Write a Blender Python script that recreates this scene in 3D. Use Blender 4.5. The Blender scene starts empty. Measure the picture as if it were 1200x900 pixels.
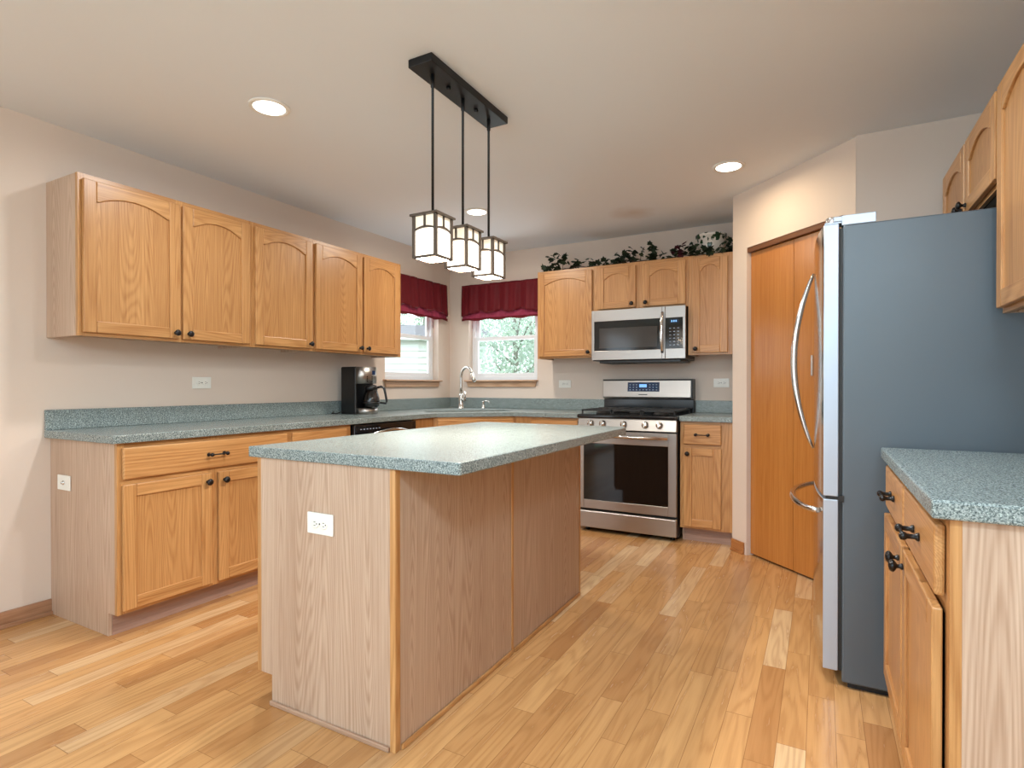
import bpy, bmesh, math, random
from math import sin, cos, pi, radians, sqrt
from mathutils import Vector, Matrix

random.seed(7)
SC = bpy.context.scene
COL = SC.collection

# ------------------------------------------------------------------ camera
cam_d = bpy.data.cameras.new('camera')
cam = bpy.data.objects.new('camera', cam_d)
COL.objects.link(cam)
cam.location = (3.3577, -4.7971, 1.1333)
cam.rotation_euler = (radians(90 - 0.294), 0, radians(28.689))
cam_d.sensor_fit = 'HORIZONTAL'
cam_d.sensor_width = 36
cam_d.lens = 661.28 / 1200 * 36
cam_d.shift_y = 5.44 / 1200
cam_d.clip_start = 0.02
SC.camera = cam

# ------------------------------------------------------------------ world, exposure
W = bpy.data.worlds.new('world')
SC.world = W
W.use_nodes = True
bg = W.node_tree.nodes['Background']
bg.inputs['Color'].default_value = (0.86, 0.94, 1.0, 1)
bg.inputs['Strength'].default_value = 3.0
SC.view_settings.view_transform = 'Standard'
SC.view_settings.look = 'None'
SC.view_settings.gamma = 1
SC.view_settings.use_curve_mapping = False
SC.view_settings.exposure = 0.0
SC.cycles.use_denoising = True
SC.cycles.max_bounces = 8
SC.cycles.diffuse_bounces = 5
SC.cycles.sample_clamp_indirect = 6
SC.cycles.caustics_reflective = False
SC.cycles.caustics_refractive = False


def area_light(name, loc, rot, sx, sy, power, color, parent=None, shape='RECTANGLE', spread=None):
    d = bpy.data.lights.new(name, 'AREA')
    d.shape = shape
    d.size = sx
    d.size_y = sy
    d.energy = power
    d.color = color
    if spread: d.spread = spread
    o = bpy.data.objects.new(name, d)
    COL.objects.link(o)
    o.location = loc
    o.rotation_euler = rot
    if parent: o.parent = parent
    return o


# daylight that comes in through the patio doors of the room behind the camera
DAY = (0.56, 0.80, 1.0)
area_light('daylight_rear_patio_door', (2.0, -8.30, 1.25), (radians(102), 0, 0), 3.6, 2.2, 17, DAY)
area_light('daylight_side_patio_door', (0.14, -6.55, 1.25), (0, radians(-100), 0), 2.2, 1.7, 12, DAY)
# open sky outside the two kitchen windows
area_light('skylight_outside_left_window', (-0.75, -0.585, 2.75), (0, radians(-48), 0), 1.3, 1.2, 50, (0.80, 0.92, 1.0))
area_light('skylight_outside_back_window', (0.62, 0.75, 2.75), (radians(-48), 0, 0), 1.2, 1.3, 50, (0.80, 0.92, 1.0))
# daylight thrown up by the bright ground outside them
area_light('ground_bounce_left_window', (-0.95, -0.585, 0.75), (0, radians(-128), 0), 1.0, 1.2, 62, (0.86, 0.95, 1.0))
area_light('ground_bounce_back_window', (0.62, 0.95, 0.75), (radians(-128), 0, 0), 1.2, 1.0, 62, (0.86, 0.95, 1.0))
# two added fill lights behind the camera, without fixtures, lifting ceiling and right side
dl = bpy.data.lights.new('added_fill_point', 'POINT')
dl.energy, dl.color, dl.shadow_soft_size = 96, (0.50, 0.80, 1.0), 0.22
dlo = bpy.data.objects.new('added_fill_point', dl)
COL.objects.link(dlo)
dlo.location = (2.8, -6.2, 1.90)
area_light('added_fill_disk', (3.76, -5.35, 2.39), (0, 0, 0), 0.45, 0.45, 62, (0.64, 0.86, 1.0), None, 'DISK')
CAN_POWER, PENDANT_POWER, SHADE_GLOW = 13, 8, 2.8
WARM = (1.0, 0.88, 0.74)


# ------------------------------------------------------------------ materials
def S(r, g, b):
    def f(c):
        c /= 255.0
        return c / 12.92 if c <= 0.04045 else ((c + 0.055) / 1.055) ** 2.4
    return (f(r), f(g), f(b), 1)


class NT:
    def __init__(self, name):
        self.m = bpy.data.materials.new(name)
        self.m.use_nodes = True
        self.t = self.m.node_tree
        self.b = self.t.nodes['Principled BSDF']
        self.out = self.t.nodes['Material Output']

    def n(self, typ, **kw):
        nd = self.t.nodes.new(typ)
        for k, v in kw.items():
            if k in ('operation', 'blend_type', 'data_type', 'noise_dimensions', 'feature', 'interpolation', 'distance'):
                setattr(nd, k, v)
        return nd

    def l(self, a, b):
        self.t.links.new(a, b)

    def math(self, op, a, b=None, c=None):
        nd = self.t.nodes.new('ShaderNodeMath')
        nd.operation = op
        for i, v in enumerate((a, b, c)):
            if v is None: continue
            if isinstance(v, (int, float)): nd.inputs[i].default_value = v
            else: self.l(v, nd.inputs[i])
        return nd.outputs[0]

    def noise(self, vec, scale, detail=3, rough=0.55):
        nd = self.t.nodes.new('ShaderNodeTexNoise')
        nd.inputs['Scale'].default_value = scale
        nd.inputs['Detail'].default_value = detail
        nd.inputs['Roughness'].default_value = rough
        if vec is not None: self.l(vec, nd.inputs['Vector'])
        return nd.outputs['Fac']

    def ramp(self, fac, stops):
        nd = self.t.nodes.new('ShaderNodeValToRGB')
        e = nd.color_ramp.elements
        while len(e) < len(stops): e.new(0.5)
        for el, (p, c) in zip(e, stops):
            el.position = p
            el.color = c
        self.l(fac, nd.inputs['Fac'])
        return nd.outputs['Color']

    def mix(self, fac, a, b, blend='MIX'):
        nd = self.t.nodes.new('ShaderNodeMix')
        nd.data_type = 'RGBA'
        nd.blend_type = blend
        for s, v in ((nd.inputs[0], fac), (nd.inputs[6], a), (nd.inputs[7], b)):
            if isinstance(v, (int, float, tuple)): s.default_value = v
            else: self.l(v, s)
        return nd.outputs[2]

    def bump(self, h, strength, dist=0.002):
        nd = self.t.nodes.new('ShaderNodeBump')
        nd.inputs['Strength'].default_value = strength
        nd.inputs['Distance'].default_value = dist
        self.l(h, nd.inputs['Height'])
        self.l(nd.outputs['Normal'], self.b.inputs['Normal'])

    def setp(self, **kw):
        for k, v in kw.items():
            s = self.b.inputs[k.replace('_', ' ')]
            if isinstance(v, (int, float, tuple)): s.default_value = v
            else: self.l(v, s)

    def obj_coord(self, scale, rnd=True):
        tc = self.t.nodes.new('ShaderNodeTexCoord')
        v = tc.outputs['Object']
        if rnd:
            oi = self.t.nodes.new('ShaderNodeObjectInfo')
            r = self.math('MULTIPLY', oi.outputs['Random'], 37.0)
            ad = self.t.nodes.new('ShaderNodeVectorMath')
            ad.operation = 'ADD'
            self.l(v, ad.inputs[0])
            self.l(r, ad.inputs[1])
            v = ad.outputs[0]
        mp = self.t.nodes.new('ShaderNodeVectorMath')
        mp.operation = 'MULTIPLY'
        self.l(v, mp.inputs[0])
        mp.inputs[1].default_value = scale
        return mp.outputs[0]


def plain(name, col, rough=0.5, metal=0.0, coat=0.0, spec=None, emit=None, estr=0.0):
    k = NT(name)
    k.setp(Base_Color=col, Roughness=rough, Metallic=metal)
    if coat: k.b.inputs['Coat Weight'].default_value = coat
    if spec is not None: k.b.inputs['Specular IOR Level'].default_value = spec
    if emit:
        k.b.inputs['Emission Color'].default_value = emit
        k.b.inputs['Emission Strength'].default_value = estr
    return k.m


def wood(name, light, dark, axis='z', rough=0.34, fig=1.0, coat=0.0, rnd=True, tight=1.0):
    """Oak with fine pores, streaks and cathedral figure running along one axis."""
    k = NT(name)
    ax = 'xyz'.index(axis)

    def sc(cross, along):
        v = [cross] * 3
        v[ax] = along
        return tuple(v)
    v1 = k.obj_coord(sc(48 * tight, 1.3), rnd)
    v2 = k.obj_coord(sc(5.0, 0.30), rnd)
    v3 = k.obj_coord(sc(330, 9), rnd)
    v4 = k.obj_coord(sc(5, 0.25), rnd)
    v5 = k.obj_coord(sc(120 * tight, 2.2), rnd)
    streak = k.noise(v1, 1.0, 2, 0.6)
    base = k.noise(v2, 1.0, 1, 0.4)
    ring = k.math('SINE', k.math('ADD', k.math('MULTIPLY', base, 300.0 * tight), k.math('MULTIPLY', streak, 3.0)))
    ring = k.math('MULTIPLY_ADD', ring, 0.5, 0.5)
    ring = k.math('POWER', ring, 1.6)
    pores = k.noise(v3, 1.0, 2, 0.5)
    fine = k.noise(v5, 1.0, 2, 0.5)
    tone = k.noise(v4, 1.0, 1, 0.5)
    f = k.math('MULTIPLY_ADD', ring, 0.15 * fig, k.math('MULTIPLY', streak, 0.30))
    f = k.math('MULTIPLY_ADD', pores, 0.30, f)
    f = k.math('MULTIPLY_ADD', fine, 0.40, f)
    f = k.math('MULTIPLY_ADD', tone, 0.30, f)
    col = k.ramp(f, [(0.42, light), (1.02, dark)])
    k.setp(Base_Color=col, Roughness=rough)
    k.bump(f, 0.10, 0.001)
    if coat: k.b.inputs['Coat Weight'].default_value = coat
    return k.m


HONEY_L, HONEY_D = S(210, 160, 104), S(152, 98, 50)
M = {}
M['oak_v'] = wood('oak_vertical', HONEY_L, HONEY_D, 'z')
M['oak_h'] = wood('oak_horizontal', HONEY_L, HONEY_D, 'x')
M['oak_y'] = wood('oak_lengthwise', HONEY_L, HONEY_D, 'y')
M['panel_oak'] = wood('oak_door_panel', S(206, 156, 101), S(150, 97, 50), 'z', fig=1.0, tight=1.5)
M['lam_v'] = wood('oak_laminate', S(208, 182, 160), S(164, 132, 108), 'z', rough=0.42, fig=1.25, tight=1.5)
M['lam_h'] = wood('oak_laminate_across', S(196, 162, 136), S(140, 105, 82), 'x', rough=0.45, fig=0.6)
M['bifold'] = wood('stained_flush_birch', S(194, 130, 66), S(158, 94, 38), 'z', rough=0.25, fig=0.3)
M['trim_dark'] = wood('dark_stained_wood', S(122, 74, 36), S(86, 50, 24), 'x', rough=0.4)
M['base_wood_y'] = wood('baseboard_oak', S(190, 144, 112), S(136, 92, 62), 'y', rough=0.4, rnd=False)
M['base_wood_x'] = wood('baseboard_oak_short', S(204, 142, 88), S(150, 92, 46), 'x', rough=0.35)
M['sill_wood'] = wood('pale_oak_sill', S(214, 178, 146), S(160, 118, 86), 'x', rough=0.4)


def counter_mat():
    k = NT('speckled_green_grey_laminate')
    v = k.obj_coord((1, 1, 1), False)
    a = k.noise(v, 230, 2, 0.6)
    b = k.noise(v, 340, 1, 0.5)
    c = k.noise(v, 210, 2, 0.6)
    col = k.ramp(a, [(0.36, S(82, 93, 94)), (0.50, S(130, 142, 141)), (0.66, S(166, 175, 173))])
    dk = k.ramp(b, [(0.36, (1, 1, 1, 1)), (0.42, (0, 0, 0, 1))])
    lt = k.ramp(c, [(0.60, (0, 0, 0, 1)), (0.68, (1, 1, 1, 1))])
    col = k.mix(dk, col, S(60, 72, 74))
    col = k.mix(lt, col, S(178, 192, 188))
    k.setp(Base_Color=col, Roughness=0.27)
    return k.m


M['counter'] = counter_mat()


def floor_mat():
    k = NT('oak_strip_floor')
    tc = k.n('ShaderNodeTexCoord')
    sp = k.n('ShaderNodeSeparateXYZ')
    k.l(tc.outputs['Object'], sp.inputs[0])
    X, Y = sp.outputs[0], sp.outputs[1]
    wdt = 0.083
    xr = k.math('DIVIDE', X, wdt)
    row = k.math('FLOOR', xr)
    wn = k.n('ShaderNodeTexWhiteNoise', noise_dimensions='1D')
    wn.noise_dimensions = '1D'
    k.l(row, wn.inputs['W'])
    off = k.math('MULTIPLY', wn.outputs['Value'], 3.1)
    ln = k.math('MULTIPLY_ADD', wn.outputs['Value'], 0.35, 0.62)
    yr = k.math('DIVIDE', k.math('ADD', Y, off), ln)
    brd = k.math('FLOOR', yr)
    cmb = k.n('ShaderNodeCombineXYZ')
    k.l(row, cmb.inputs[0])
    k.l(brd, cmb.inputs[1])
    wn2 = k.n('ShaderNodeTexWhiteNoise')
    wn2.noise_dimensions = '2D'
    k.l(cmb.outputs[0], wn2.inputs['Vector'])
    tone = wn2.outputs['Value']
    # grain, shifted on every board
    ad = k.n('ShaderNodeVectorMath')
    ad.operation = 'ADD'
    k.l(tc.outputs['Object'], ad.inputs[0])
    m1 = k.n('ShaderNodeVectorMath')
    m1.operation = 'SCALE'
    k.l(wn2.outputs['Color'], m1.inputs[0])
    m1.inputs['Scale'].default_value = 23.0
    k.l(m1.outputs[0], ad.inputs[1])

    def mul(v):
        q = k.n('ShaderNodeVectorMath')
        q.operation = 'MULTIPLY'
        k.l(ad.outputs[0], q.inputs[0])
        q.inputs[1].default_value = v
        return q.outputs[0]
    streak = k.noise(mul((75, 2.4, 1)), 1, 3, 0.6)
    base = k.noise(mul((9, 0.9, 1)), 1, 2, 0.5)
    ring = k.math('SINE', k.math('MULTIPLY_ADD', base, 62.0, k.math('MULTIPLY', streak, 2.5)))
    ring = k.math('POWER', k.math('MULTIPLY_ADD', ring, 0.5, 0.5), 2.0)
    pores = k.noise(mul((300, 10, 1)), 1, 2, 0.5)
    g = k.math('MULTIPLY_ADD', ring, 0.30, k.math('MULTIPLY', streak, 0.5))
    g = k.math('MULTIPLY_ADD', pores, 0.25, g)
    bcol = k.ramp(tone, [(0.0, S(178, 126, 78)), (0.22, S(199, 149, 96)), (0.5, S(211, 162, 107)),
                         (0.78, S(192, 142, 90)), (1.0, S(226, 192, 148))])
    dark = k.mix(0.55, bcol, S(138, 86, 44))
    gm = k.ramp(g, [(0.30, (0, 0, 0, 1)), (0.95, (1, 1, 1, 1))])
    col = k.mix(gm, bcol, dark)
    # fine joints between the boards
    fx = k.math('FRACT', xr)
    ex = k.math('MINIMUM', fx, k.math('SUBTRACT', 1.0, fx))
    fy = k.math('FRACT', yr)
    ey = k.math('MULTIPLY', k.math('MINIMUM', fy, k.math('SUBTRACT', 1.0, fy)), 8.0)
    jn = k.math('LESS_THAN', k.math('MINIMUM', ex, ey), 0.011)
    col = k.mix(k.math('MULTIPLY', jn, 0.55), col, S(96, 56, 28))
    rg = k.math('MULTIPLY_ADD', g, 0.10, 0.20)
    k.setp(Base_Color=col, Roughness=rg)
    k.bump(k.math('MULTIPLY_ADD', jn, -1.0, k.math('MULTIPLY', g, 0.15)), 0.15, 0.001)
    return k.m


M['floor'] = floor_mat()


def wall_mat(name, col, bump=0.06, scale=260):
    k = NT(name)
    v = k.obj_coord((1, 1, 1), False)
    n = k.noise(v, scale, 2, 0.6)
    c2 = k.noise(v, 1.3, 2, 0.5)
    c = k.mix(k.math('MULTIPLY', c2, 0.10), col, tuple(x * 0.86 for x in col[:3]) + (1,))
    k.setp(Base_Color=c, Roughness=0.72)
    k.bump(n, bump, 0.001)
    return k.m


M['wall'] = wall_mat('beige_wall_paint', S(220, 203, 189))
M['white_paint'] = plain('white_paint', S(232, 230, 226), 0.5)


def ceiling_mat():
    k = NT('ceiling_paint')
    v = k.obj_coord((1, 1, 1), False)
    n = k.noise(v, 240, 2, 0.6)
    # a soft brownish patch in front of the stove
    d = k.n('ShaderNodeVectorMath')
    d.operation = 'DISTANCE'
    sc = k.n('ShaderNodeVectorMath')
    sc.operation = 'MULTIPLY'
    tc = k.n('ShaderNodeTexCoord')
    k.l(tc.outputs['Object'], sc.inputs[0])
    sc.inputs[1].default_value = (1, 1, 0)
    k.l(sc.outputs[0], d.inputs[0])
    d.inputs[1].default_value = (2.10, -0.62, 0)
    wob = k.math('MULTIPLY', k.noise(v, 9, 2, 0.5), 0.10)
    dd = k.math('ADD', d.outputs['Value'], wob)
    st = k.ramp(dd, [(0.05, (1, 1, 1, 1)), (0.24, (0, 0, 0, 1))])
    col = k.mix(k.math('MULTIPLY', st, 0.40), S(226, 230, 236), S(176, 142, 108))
    k.setp(Base_Color=col, Roughness=0.8)
    k.bump(n, 0.06, 0.001)
    return k.m


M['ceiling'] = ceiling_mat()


def steel_mat(name, col, rough, axis=None):
    k = NT(name)
    k.setp(Base_Color=col, Metallic=1.0, Roughness=rough)
    if axis is not None:
        s = [420, 420, 420]
        s['xyz'.index(axis)] = 4
        n = k.noise(k.obj_coord(tuple(s), False), 1.0, 2, 0.5)
        k.setp(Roughness=k.math('MULTIPLY_ADD', n, 0.14, rough - 0.07))
        k.bump(n, 0.035, 0.0006)
    return k.m


M['steel'] = steel_mat('brushed_steel', (0.41, 0.38, 0.355, 1), 0.34, 'x')
M['steel_smooth'] = steel_mat('polished_steel', (0.66, 0.65, 0.64, 1), 0.16)
M['fridge_front'] = steel_mat('fridge_door_steel', (0.60, 0.58, 0.56, 1), 0.14)
M['sink_steel'] = steel_mat('sink_steel', (0.72, 0.72, 0.72, 1), 0.2)
M['nickel'] = steel_mat('brushed_nickel', (0.66, 0.64, 0.60, 1), 0.22)
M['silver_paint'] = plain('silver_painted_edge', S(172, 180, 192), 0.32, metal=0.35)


def fridge_side():
    k = NT('textured_grey_fridge_side')
    v = k.obj_coord((1, 1, 1), False)
    n = k.noise(v, 420, 2, 0.6)
    k.setp(Base_Color=S(82, 91, 98), Roughness=0.36)
    k.bump(n, 0.22, 0.001)
    return k.m


M['fridge_side'] = fridge_side()
M['black_gloss'] = plain('black_gloss', S(16, 16, 18), 0.08)
M['oven_glass'] = plain('black_oven_glass', S(10, 9, 9), 0.05)
M['mw_glass'] = plain('dark_mesh_glass', S(58, 54, 52), 0.10)
M['black'] = plain('black_plastic', S(13, 13, 14), 0.35)
M['iron'] = plain('cast_iron', S(24, 23, 23), 0.5)
M['enamel'] = plain('black_enamel', S(14, 15, 17), 0.14)
M['knob'] = plain('oil_rubbed_bronze', S(24, 21, 21), 0.32, metal=0.3)
M['bronze'] = plain('dark_bronze', S(32, 32, 33), 0.42, metal=0.4)
M['lantern_bronze'] = plain('lantern_bronze', S(84, 72, 62), 0.45, metal=0.3)
M['plate'] = plain('white_plate_plastic', S(238, 236, 228), 0.35)
M['slot'] = plain('dark_slot', S(40, 38, 36), 0.6)
M['display'] = plain('blue_display', S(10, 16, 34), 0.08, emit=S(70, 120, 190), estr=0.10)
M['glyph'] = plain('pale_key_print', S(150, 165, 185), 0.3)
M['digit'] = plain('lit_digits', S(120, 170, 230), 0.3, emit=S(120, 180, 240), estr=0.9)
M['vinyl'] = plain('white_vinyl', S(238, 240, 242), 0.35)
M['toe'] = wood('toe_kick_laminate', S(186, 152, 134), S(132, 100, 86), 'x', rough=0.5, fig=0.5)
M['dark_inside'] = plain('dark_recess', S(40, 28, 20), 0.8)


def glass_thin(name, gloss=0.12, tint=(1, 1, 1, 1), rough=0.0):
    k = NT(name)
    k.t.nodes.remove(k.b)
    tr = k.n('ShaderNodeBsdfTransparent')
    tr.inputs['Color'].default_value = tint
    gl = k.n('ShaderNodeBsdfGlossy')
    gl.inputs['Roughness'].default_value = rough
    mx = k.n('ShaderNodeMixShader')
    lw = k.n('ShaderNodeLayerWeight')
    lw.inputs['Blend'].default_value = 0.5
    f = k.math('MULTIPLY_ADD', k.math('POWER', lw.outputs['Facing'], 4.0), 0.7, 0.02 + gloss * 0.2)
    k.l(f, mx.inputs[0])
    k.l(tr.outputs[0], mx.inputs[1])
    k.l(gl.outputs[0], mx.inputs[2])
    k.l(mx.outputs[0], k.out.inputs['Surface'])
    return k.m


M['pane'] = glass_thin('window_glass', 0.05)
M['carafe'] = glass_thin('carafe_glass', 0.25, S(150, 150, 155))


def lamp_glass(name, strength, col):
    k = NT(name)
    k.setp(Base_Color=S(236, 226, 208), Roughness=0.3)
    k.b.inputs['Emission Color'].default_value = col
    k.b.inputs['Emission Strength'].default_value = strength
    return k.m


M['shade_lit'] = lamp_glass('lit_opal_glass', SHADE_GLOW, (1.0, 0.90, 0.76, 1))
M['shade_top'] = lamp_glass('lit_cream_glass', 0.42, (1.0, 0.86, 0.68, 1))
M['bulb'] = lamp_glass('lit_bulb', 6.0, (1.0, 0.90, 0.74, 1))
M['can_lens'] = lamp_glass('lit_lens', 7.0, (1.0, 0.93, 0.84, 1))


def cloth(name, col, col2, sheer=0.0):
    k = NT(name)
    v = k.obj_coord((40, 40, 30), False)
    n = k.noise(v, 1, 3, 0.6)
    k.setp(Base_Color=k.mix(n, col, col2), Roughness=0.62)
    k.b.inputs['Specular IOR Level'].default_value = 0.2
    if sheer:
        tl = k.n('ShaderNodeBsdfTranslucent')
        tl.inputs['Color'].default_value = col2
        mx = k.n('ShaderNodeMixShader')
        mx.inputs[0].default_value = sheer
        k.l(k.b.outputs[0], mx.inputs[1])
        k.l(tl.outputs[0], mx.inputs[2])
        k.l(mx.outputs[0], k.out.inputs['Surface'])
    return k.m


M['burgundy'] = cloth('burgundy_cloth', S(92, 16, 24), S(108, 24, 32))
M['ruffle'] = cloth('rose_red_sheer', S(140, 44, 66), S(172, 70, 98), 0.16)
M['leaf_dark'] = cloth('dark_ivy_leaf', S(24, 34, 26), S(52, 64, 42))
M['leaf_wine'] = cloth('wine_red_leaf', S(52, 22, 30), S(80, 34, 42))
M['stem'] = plain('brown_stem', S(70, 54, 38), 0.7)


def pot_mat():
    k = NT('white_glaze_with_painted_ivy')
    v = k.obj_coord((1, 1, 1), False)
    sp = k.n('ShaderNodeSeparateXYZ')
    k.l(v, sp.inputs[0])
    vo = k.n('ShaderNodeTexVoronoi')
    vo.inputs['Scale'].default_value = 26
    k.l(v, vo.inputs['Vector'])
    n = k.noise(v, 16, 3, 0.7)
    h = k.math('MULTIPLY', sp.outputs[2], 2.2)
    t = k.math('ADD', k.math('MULTIPLY_ADD', n, 1.3, h), k.math('MULTIPLY', vo.outputs['Distance'], -0.7))
    f = k.ramp(t, [(0.56, (0, 0, 0, 1)), (0.60, (1, 1, 1, 1))])
    col = k.mix(f, S(226, 220, 212), S(40, 66, 44))
    k.setp(Base_Color=col, Roughness=0.25)
    return k.m


M['pot'] = pot_mat()
M['soil'] = plain('cream_pot_filling', S(196, 176, 140), 0.8)


def siding_mat():
    k = NT('white_lap_siding')
    k.setp(Base_Color=S(226, 228, 230), Roughness=0.6)
    return k.m


M['siding'] = siding_mat()
M['shingle'] = plain('grey_roof_shingle', S(110, 112, 116), 0.85)
M['lawn'] = cloth('lawn_green', S(96, 128, 70), S(128, 156, 92))
M['tree_leaf'] = cloth('tree_leaf_green', S(130, 168, 132), S(184, 208, 186), 0.4)
M['tree_leaf_b'] = cloth('tree_leaf_pale', S(168, 192, 178), S(222, 232, 226), 0.4)
M['bark'] = plain('grey_bark', S(140, 138, 132), 0.9)


# ------------------------------------------------------------------ mesh builder
class MB:
    def __init__(self):
        self.v, self.f, self.m, self.s = [], [], [], []

    def add(self, verts, faces, m=0, smooth=False):
        o = len(self.v)
        self.v += [tuple(p) for p in verts]
        for f in faces:
            self.f.append([i + o for i in f])
            self.m.append(m)
            self.s.append(smooth)
        return self

    def box(self, x0, y0, z0, x1, y1, z1, m=0):
        v = [(x0, y0, z0), (x1, y0, z0), (x1, y1, z0), (x0, y1, z0),
             (x0, y0, z1), (x1, y0, z1), (x1, y1, z1), (x0, y1, z1)]
        f = [(0, 3, 2, 1), (4, 5, 6, 7), (0, 1, 5, 4), (1, 2, 6, 5), (2, 3, 7, 6), (3, 0, 4, 7)]
        return self.add(v, f, m)

    def prism(self, pts, axis, a, b, m=0, ms=None, smooth_sides=False):
        def P(p, t):
            if axis == 'z': return (p[0], p[1], t)
            if axis == 'y': return (p[0], t, p[1])
            return (t, p[0], p[1])
        n = len(pts)
        v = [P(p, a) for p in pts] + [P(p, b) for p in pts]
        self.add(v, [list(range(n))[::-1], list(range(n, 2 * n))], m)
        for i in range(n):
            j = (i + 1) % n
            o = len(self.v) - 2 * n
            self.f.append([o + i, o + j, o + n + j, o + n + i])
            self.m.append(ms[i] if ms else m)
            self.s.append(smooth_sides)
        return self

    def tube(self, path, r, n=10, m=0, flat=1.0, up=None):
        P = [Vector(p) for p in path]
        R = r if isinstance(r, (list, tuple)) else [r] * len(P)
        rings = []
        nrm = None
        for i, p in enumerate(P):
            t = (P[min(i + 1, len(P) - 1)] - P[max(i - 1, 0)]).normalized()
            if nrm is None:
                ref = Vector(up) if up else (Vector((0, 0, 1)) if abs(t.z) < 0.9 else Vector((1, 0, 0)))
                nrm = (ref - t * ref.dot(t)).normalized()
            else:
                nrm = (nrm - t * nrm.dot(t)).normalized()
            bn = t.cross(nrm)
            rings.append([p + nrm * (R[i] * cos(2 * pi * k / n)) + bn * (R[i] * flat * sin(2 * pi * k / n)) for k in range(n)])
        v = [q for rg in rings for q in rg]
        f = []
        for i in range(len(P) - 1):
            for k in range(n):
                f.append([i * n + k, i * n + (k + 1) % n, (i + 1) * n + (k + 1) % n, (i + 1) * n + k])
        self.add(v, f, m, True)
        o = len(self.v) - len(v)
        self.f.append([o + k for k in range(n)][::-1]); self.m.append(m); self.s.append(False)
        self.f.append([o + (len(P) - 1) * n + k for k in range(n)]); self.m.append(m); self.s.append(False)
        return self

    def lathe(self, prof, c=(0, 0, 0), axis='z', n=20, m=0, sign=1):
        """prof: list of (radius, height along axis)."""
        v, f = [], []
        for (r, h) in prof:
            for k in range(n):
                a = 2 * pi * k / n
                u, w = r * cos(a), r * sin(a)
                h2 = h * sign
                if axis == 'z': p = (u, w, h2)
                elif axis == 'y': p = (u, h2, w)
                else: p = (h2, u, w)
                v.append((c[0] + p[0], c[1] + p[1], c[2] + p[2]))
        for i in range(len(prof) - 1):
            for k in range(n):
                f.append([i * n + k, i * n + (k + 1) % n, (i + 1) * n + (k + 1) % n, (i + 1) * n + k])
        self.add(v, f, m, True)
        o = len(self.v) - len(v)
        self.f.append([o + k for k in range(n)]); self.m.append(m); self.s.append(False)
        self.f.append([o + (len(prof) - 1) * n + k for k in range(n)]); self.m.append(m); self.s.append(False)
        return self

    def build(self, name, mats, parent=None, loc=(0, 0, 0), rotz=0.0, bevel=0.0, seg=2, fix=True):
        me = bpy.data.meshes.new(name)
        me.from_pydata(self.v, [], self.f)
        if not isinstance(mats, (list, tuple)): mats = [mats]
        for mt in mats: me.materials.append(mt)
        for p, mi, sm in zip(me.polygons, self.m, self.s):
            p.material_index = mi
            p.use_smooth = sm
        if fix:
            bm = bmesh.new()
            bm.from_mesh(me)
            bmesh.ops.recalc_face_normals(bm, faces=bm.faces)
            bm.to_mesh(me)
            bm.free()
        me.update()
        o = bpy.data.objects.new(name, me)
        COL.objects.link(o)
        o.location = loc
        o.rotation_euler = (0, 0, rotz)
        if parent: o.parent = parent
        if bevel:
            b = o.modifiers.new('edge', 'BEVEL')
            b.width = bevel
            b.segments = seg
            b.limit_method = 'ANGLE'
            b.angle_limit = radians(40)
        return o


def tag(o, label, cat, group=None, kind=None):
    if label: o['label'] = label
    if cat: o['category'] = cat
    if group: o['group'] = group
    if kind: o['kind'] = kind
    return o


def thing(name, label, cat, loc=(0, 0, 0), rotz=0.0, group=None):
    o = bpy.data.objects.new(name, None)
    COL.objects.link(o)
    o.empty_display_size = 0.05
    o.location = loc
    o.rotation_euler = (0, 0, rotz)
    return tag(o, label, cat, group)


def struct(o, label=None, cat=None):
    o['kind'] = 'structure'
    return tag(o, label, cat)


# ------------------------------------------------------------------ room shell
RX, RZ, BY = 4.187, 2.436, -8.4        # right wall, ceiling height, rear wall
PX, PY, PL = 2.8227, -0.6407, 1.006    # pantry corner and the length of its angled wall
Q = sqrt(0.5)
PEX, PEY = PX + PL * Q, PY - PL * Q
WL = (-0.985, -0.195, 1.19, 2.07)      # left window opening (y0, y1, z0, z1)
WB = (0.235, 1.005, 1.19, 2.07)        # back window opening (x0, x1, z0, z1)

struct(MB().box(-0.12, BY - 0.12, -0.05, RX + 0.12, 0.12, 0).build('floor', M['floor']),
       'honey oak strip floor', 'floor')
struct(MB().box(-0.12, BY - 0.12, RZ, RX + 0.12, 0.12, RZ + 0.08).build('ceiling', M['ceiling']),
       'flat pale ceiling with a faint brown patch', 'ceiling')


def wall_with_hole(name, axis, t0, t1, lo, hi, holes, label):
    """Wall slab along an axis ('x' or 'y'), thickness t0..t1, holes as (a0, a1, z0, z1)."""
    mb = MB()

    def bx(a0, a1, z0, z1):
        if a1 - a0 < 1e-4 or z1 - z0 < 1e-4: return
        if axis == 'x': mb.box(a0, t0, z0, a1, t1, z1)
        else: mb.box(t0, a0, z0, t1, a1, z1)
    cur = lo
    for (a0, a1, z0, z1) in sorted(holes):
        bx(cur, a0, 0, RZ)
        bx(a0, a1, 0, z0)
        bx(a0, a1, z1, RZ)
        cur = a1
    bx(cur, hi, 0, RZ)
    return struct(mb.build(name, M['wall']), label, 'wall')


wall_with_hole('wall_left', 'y', -0.12, 0, BY, 0.12, [WL, (-7.5, -5.6, 0.02, 2.1)], 'beige wall behind the long row of cabinets')
wall_with_hole('wall_back', 'x', 0, 0.12, 0, RX + 0.12, [WB], 'beige wall behind the stove')
wall_with_hole('wall_right', 'y', RX, RX + 0.12, BY, 0, [], 'beige wall behind the refrigerator')
wall_with_hole('wall_rear', 'x', BY - 0.12, BY, 0, RX, [(0.2, 3.2, 0.02, 2.1)], 'beige wall with the patio door opening')
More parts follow.
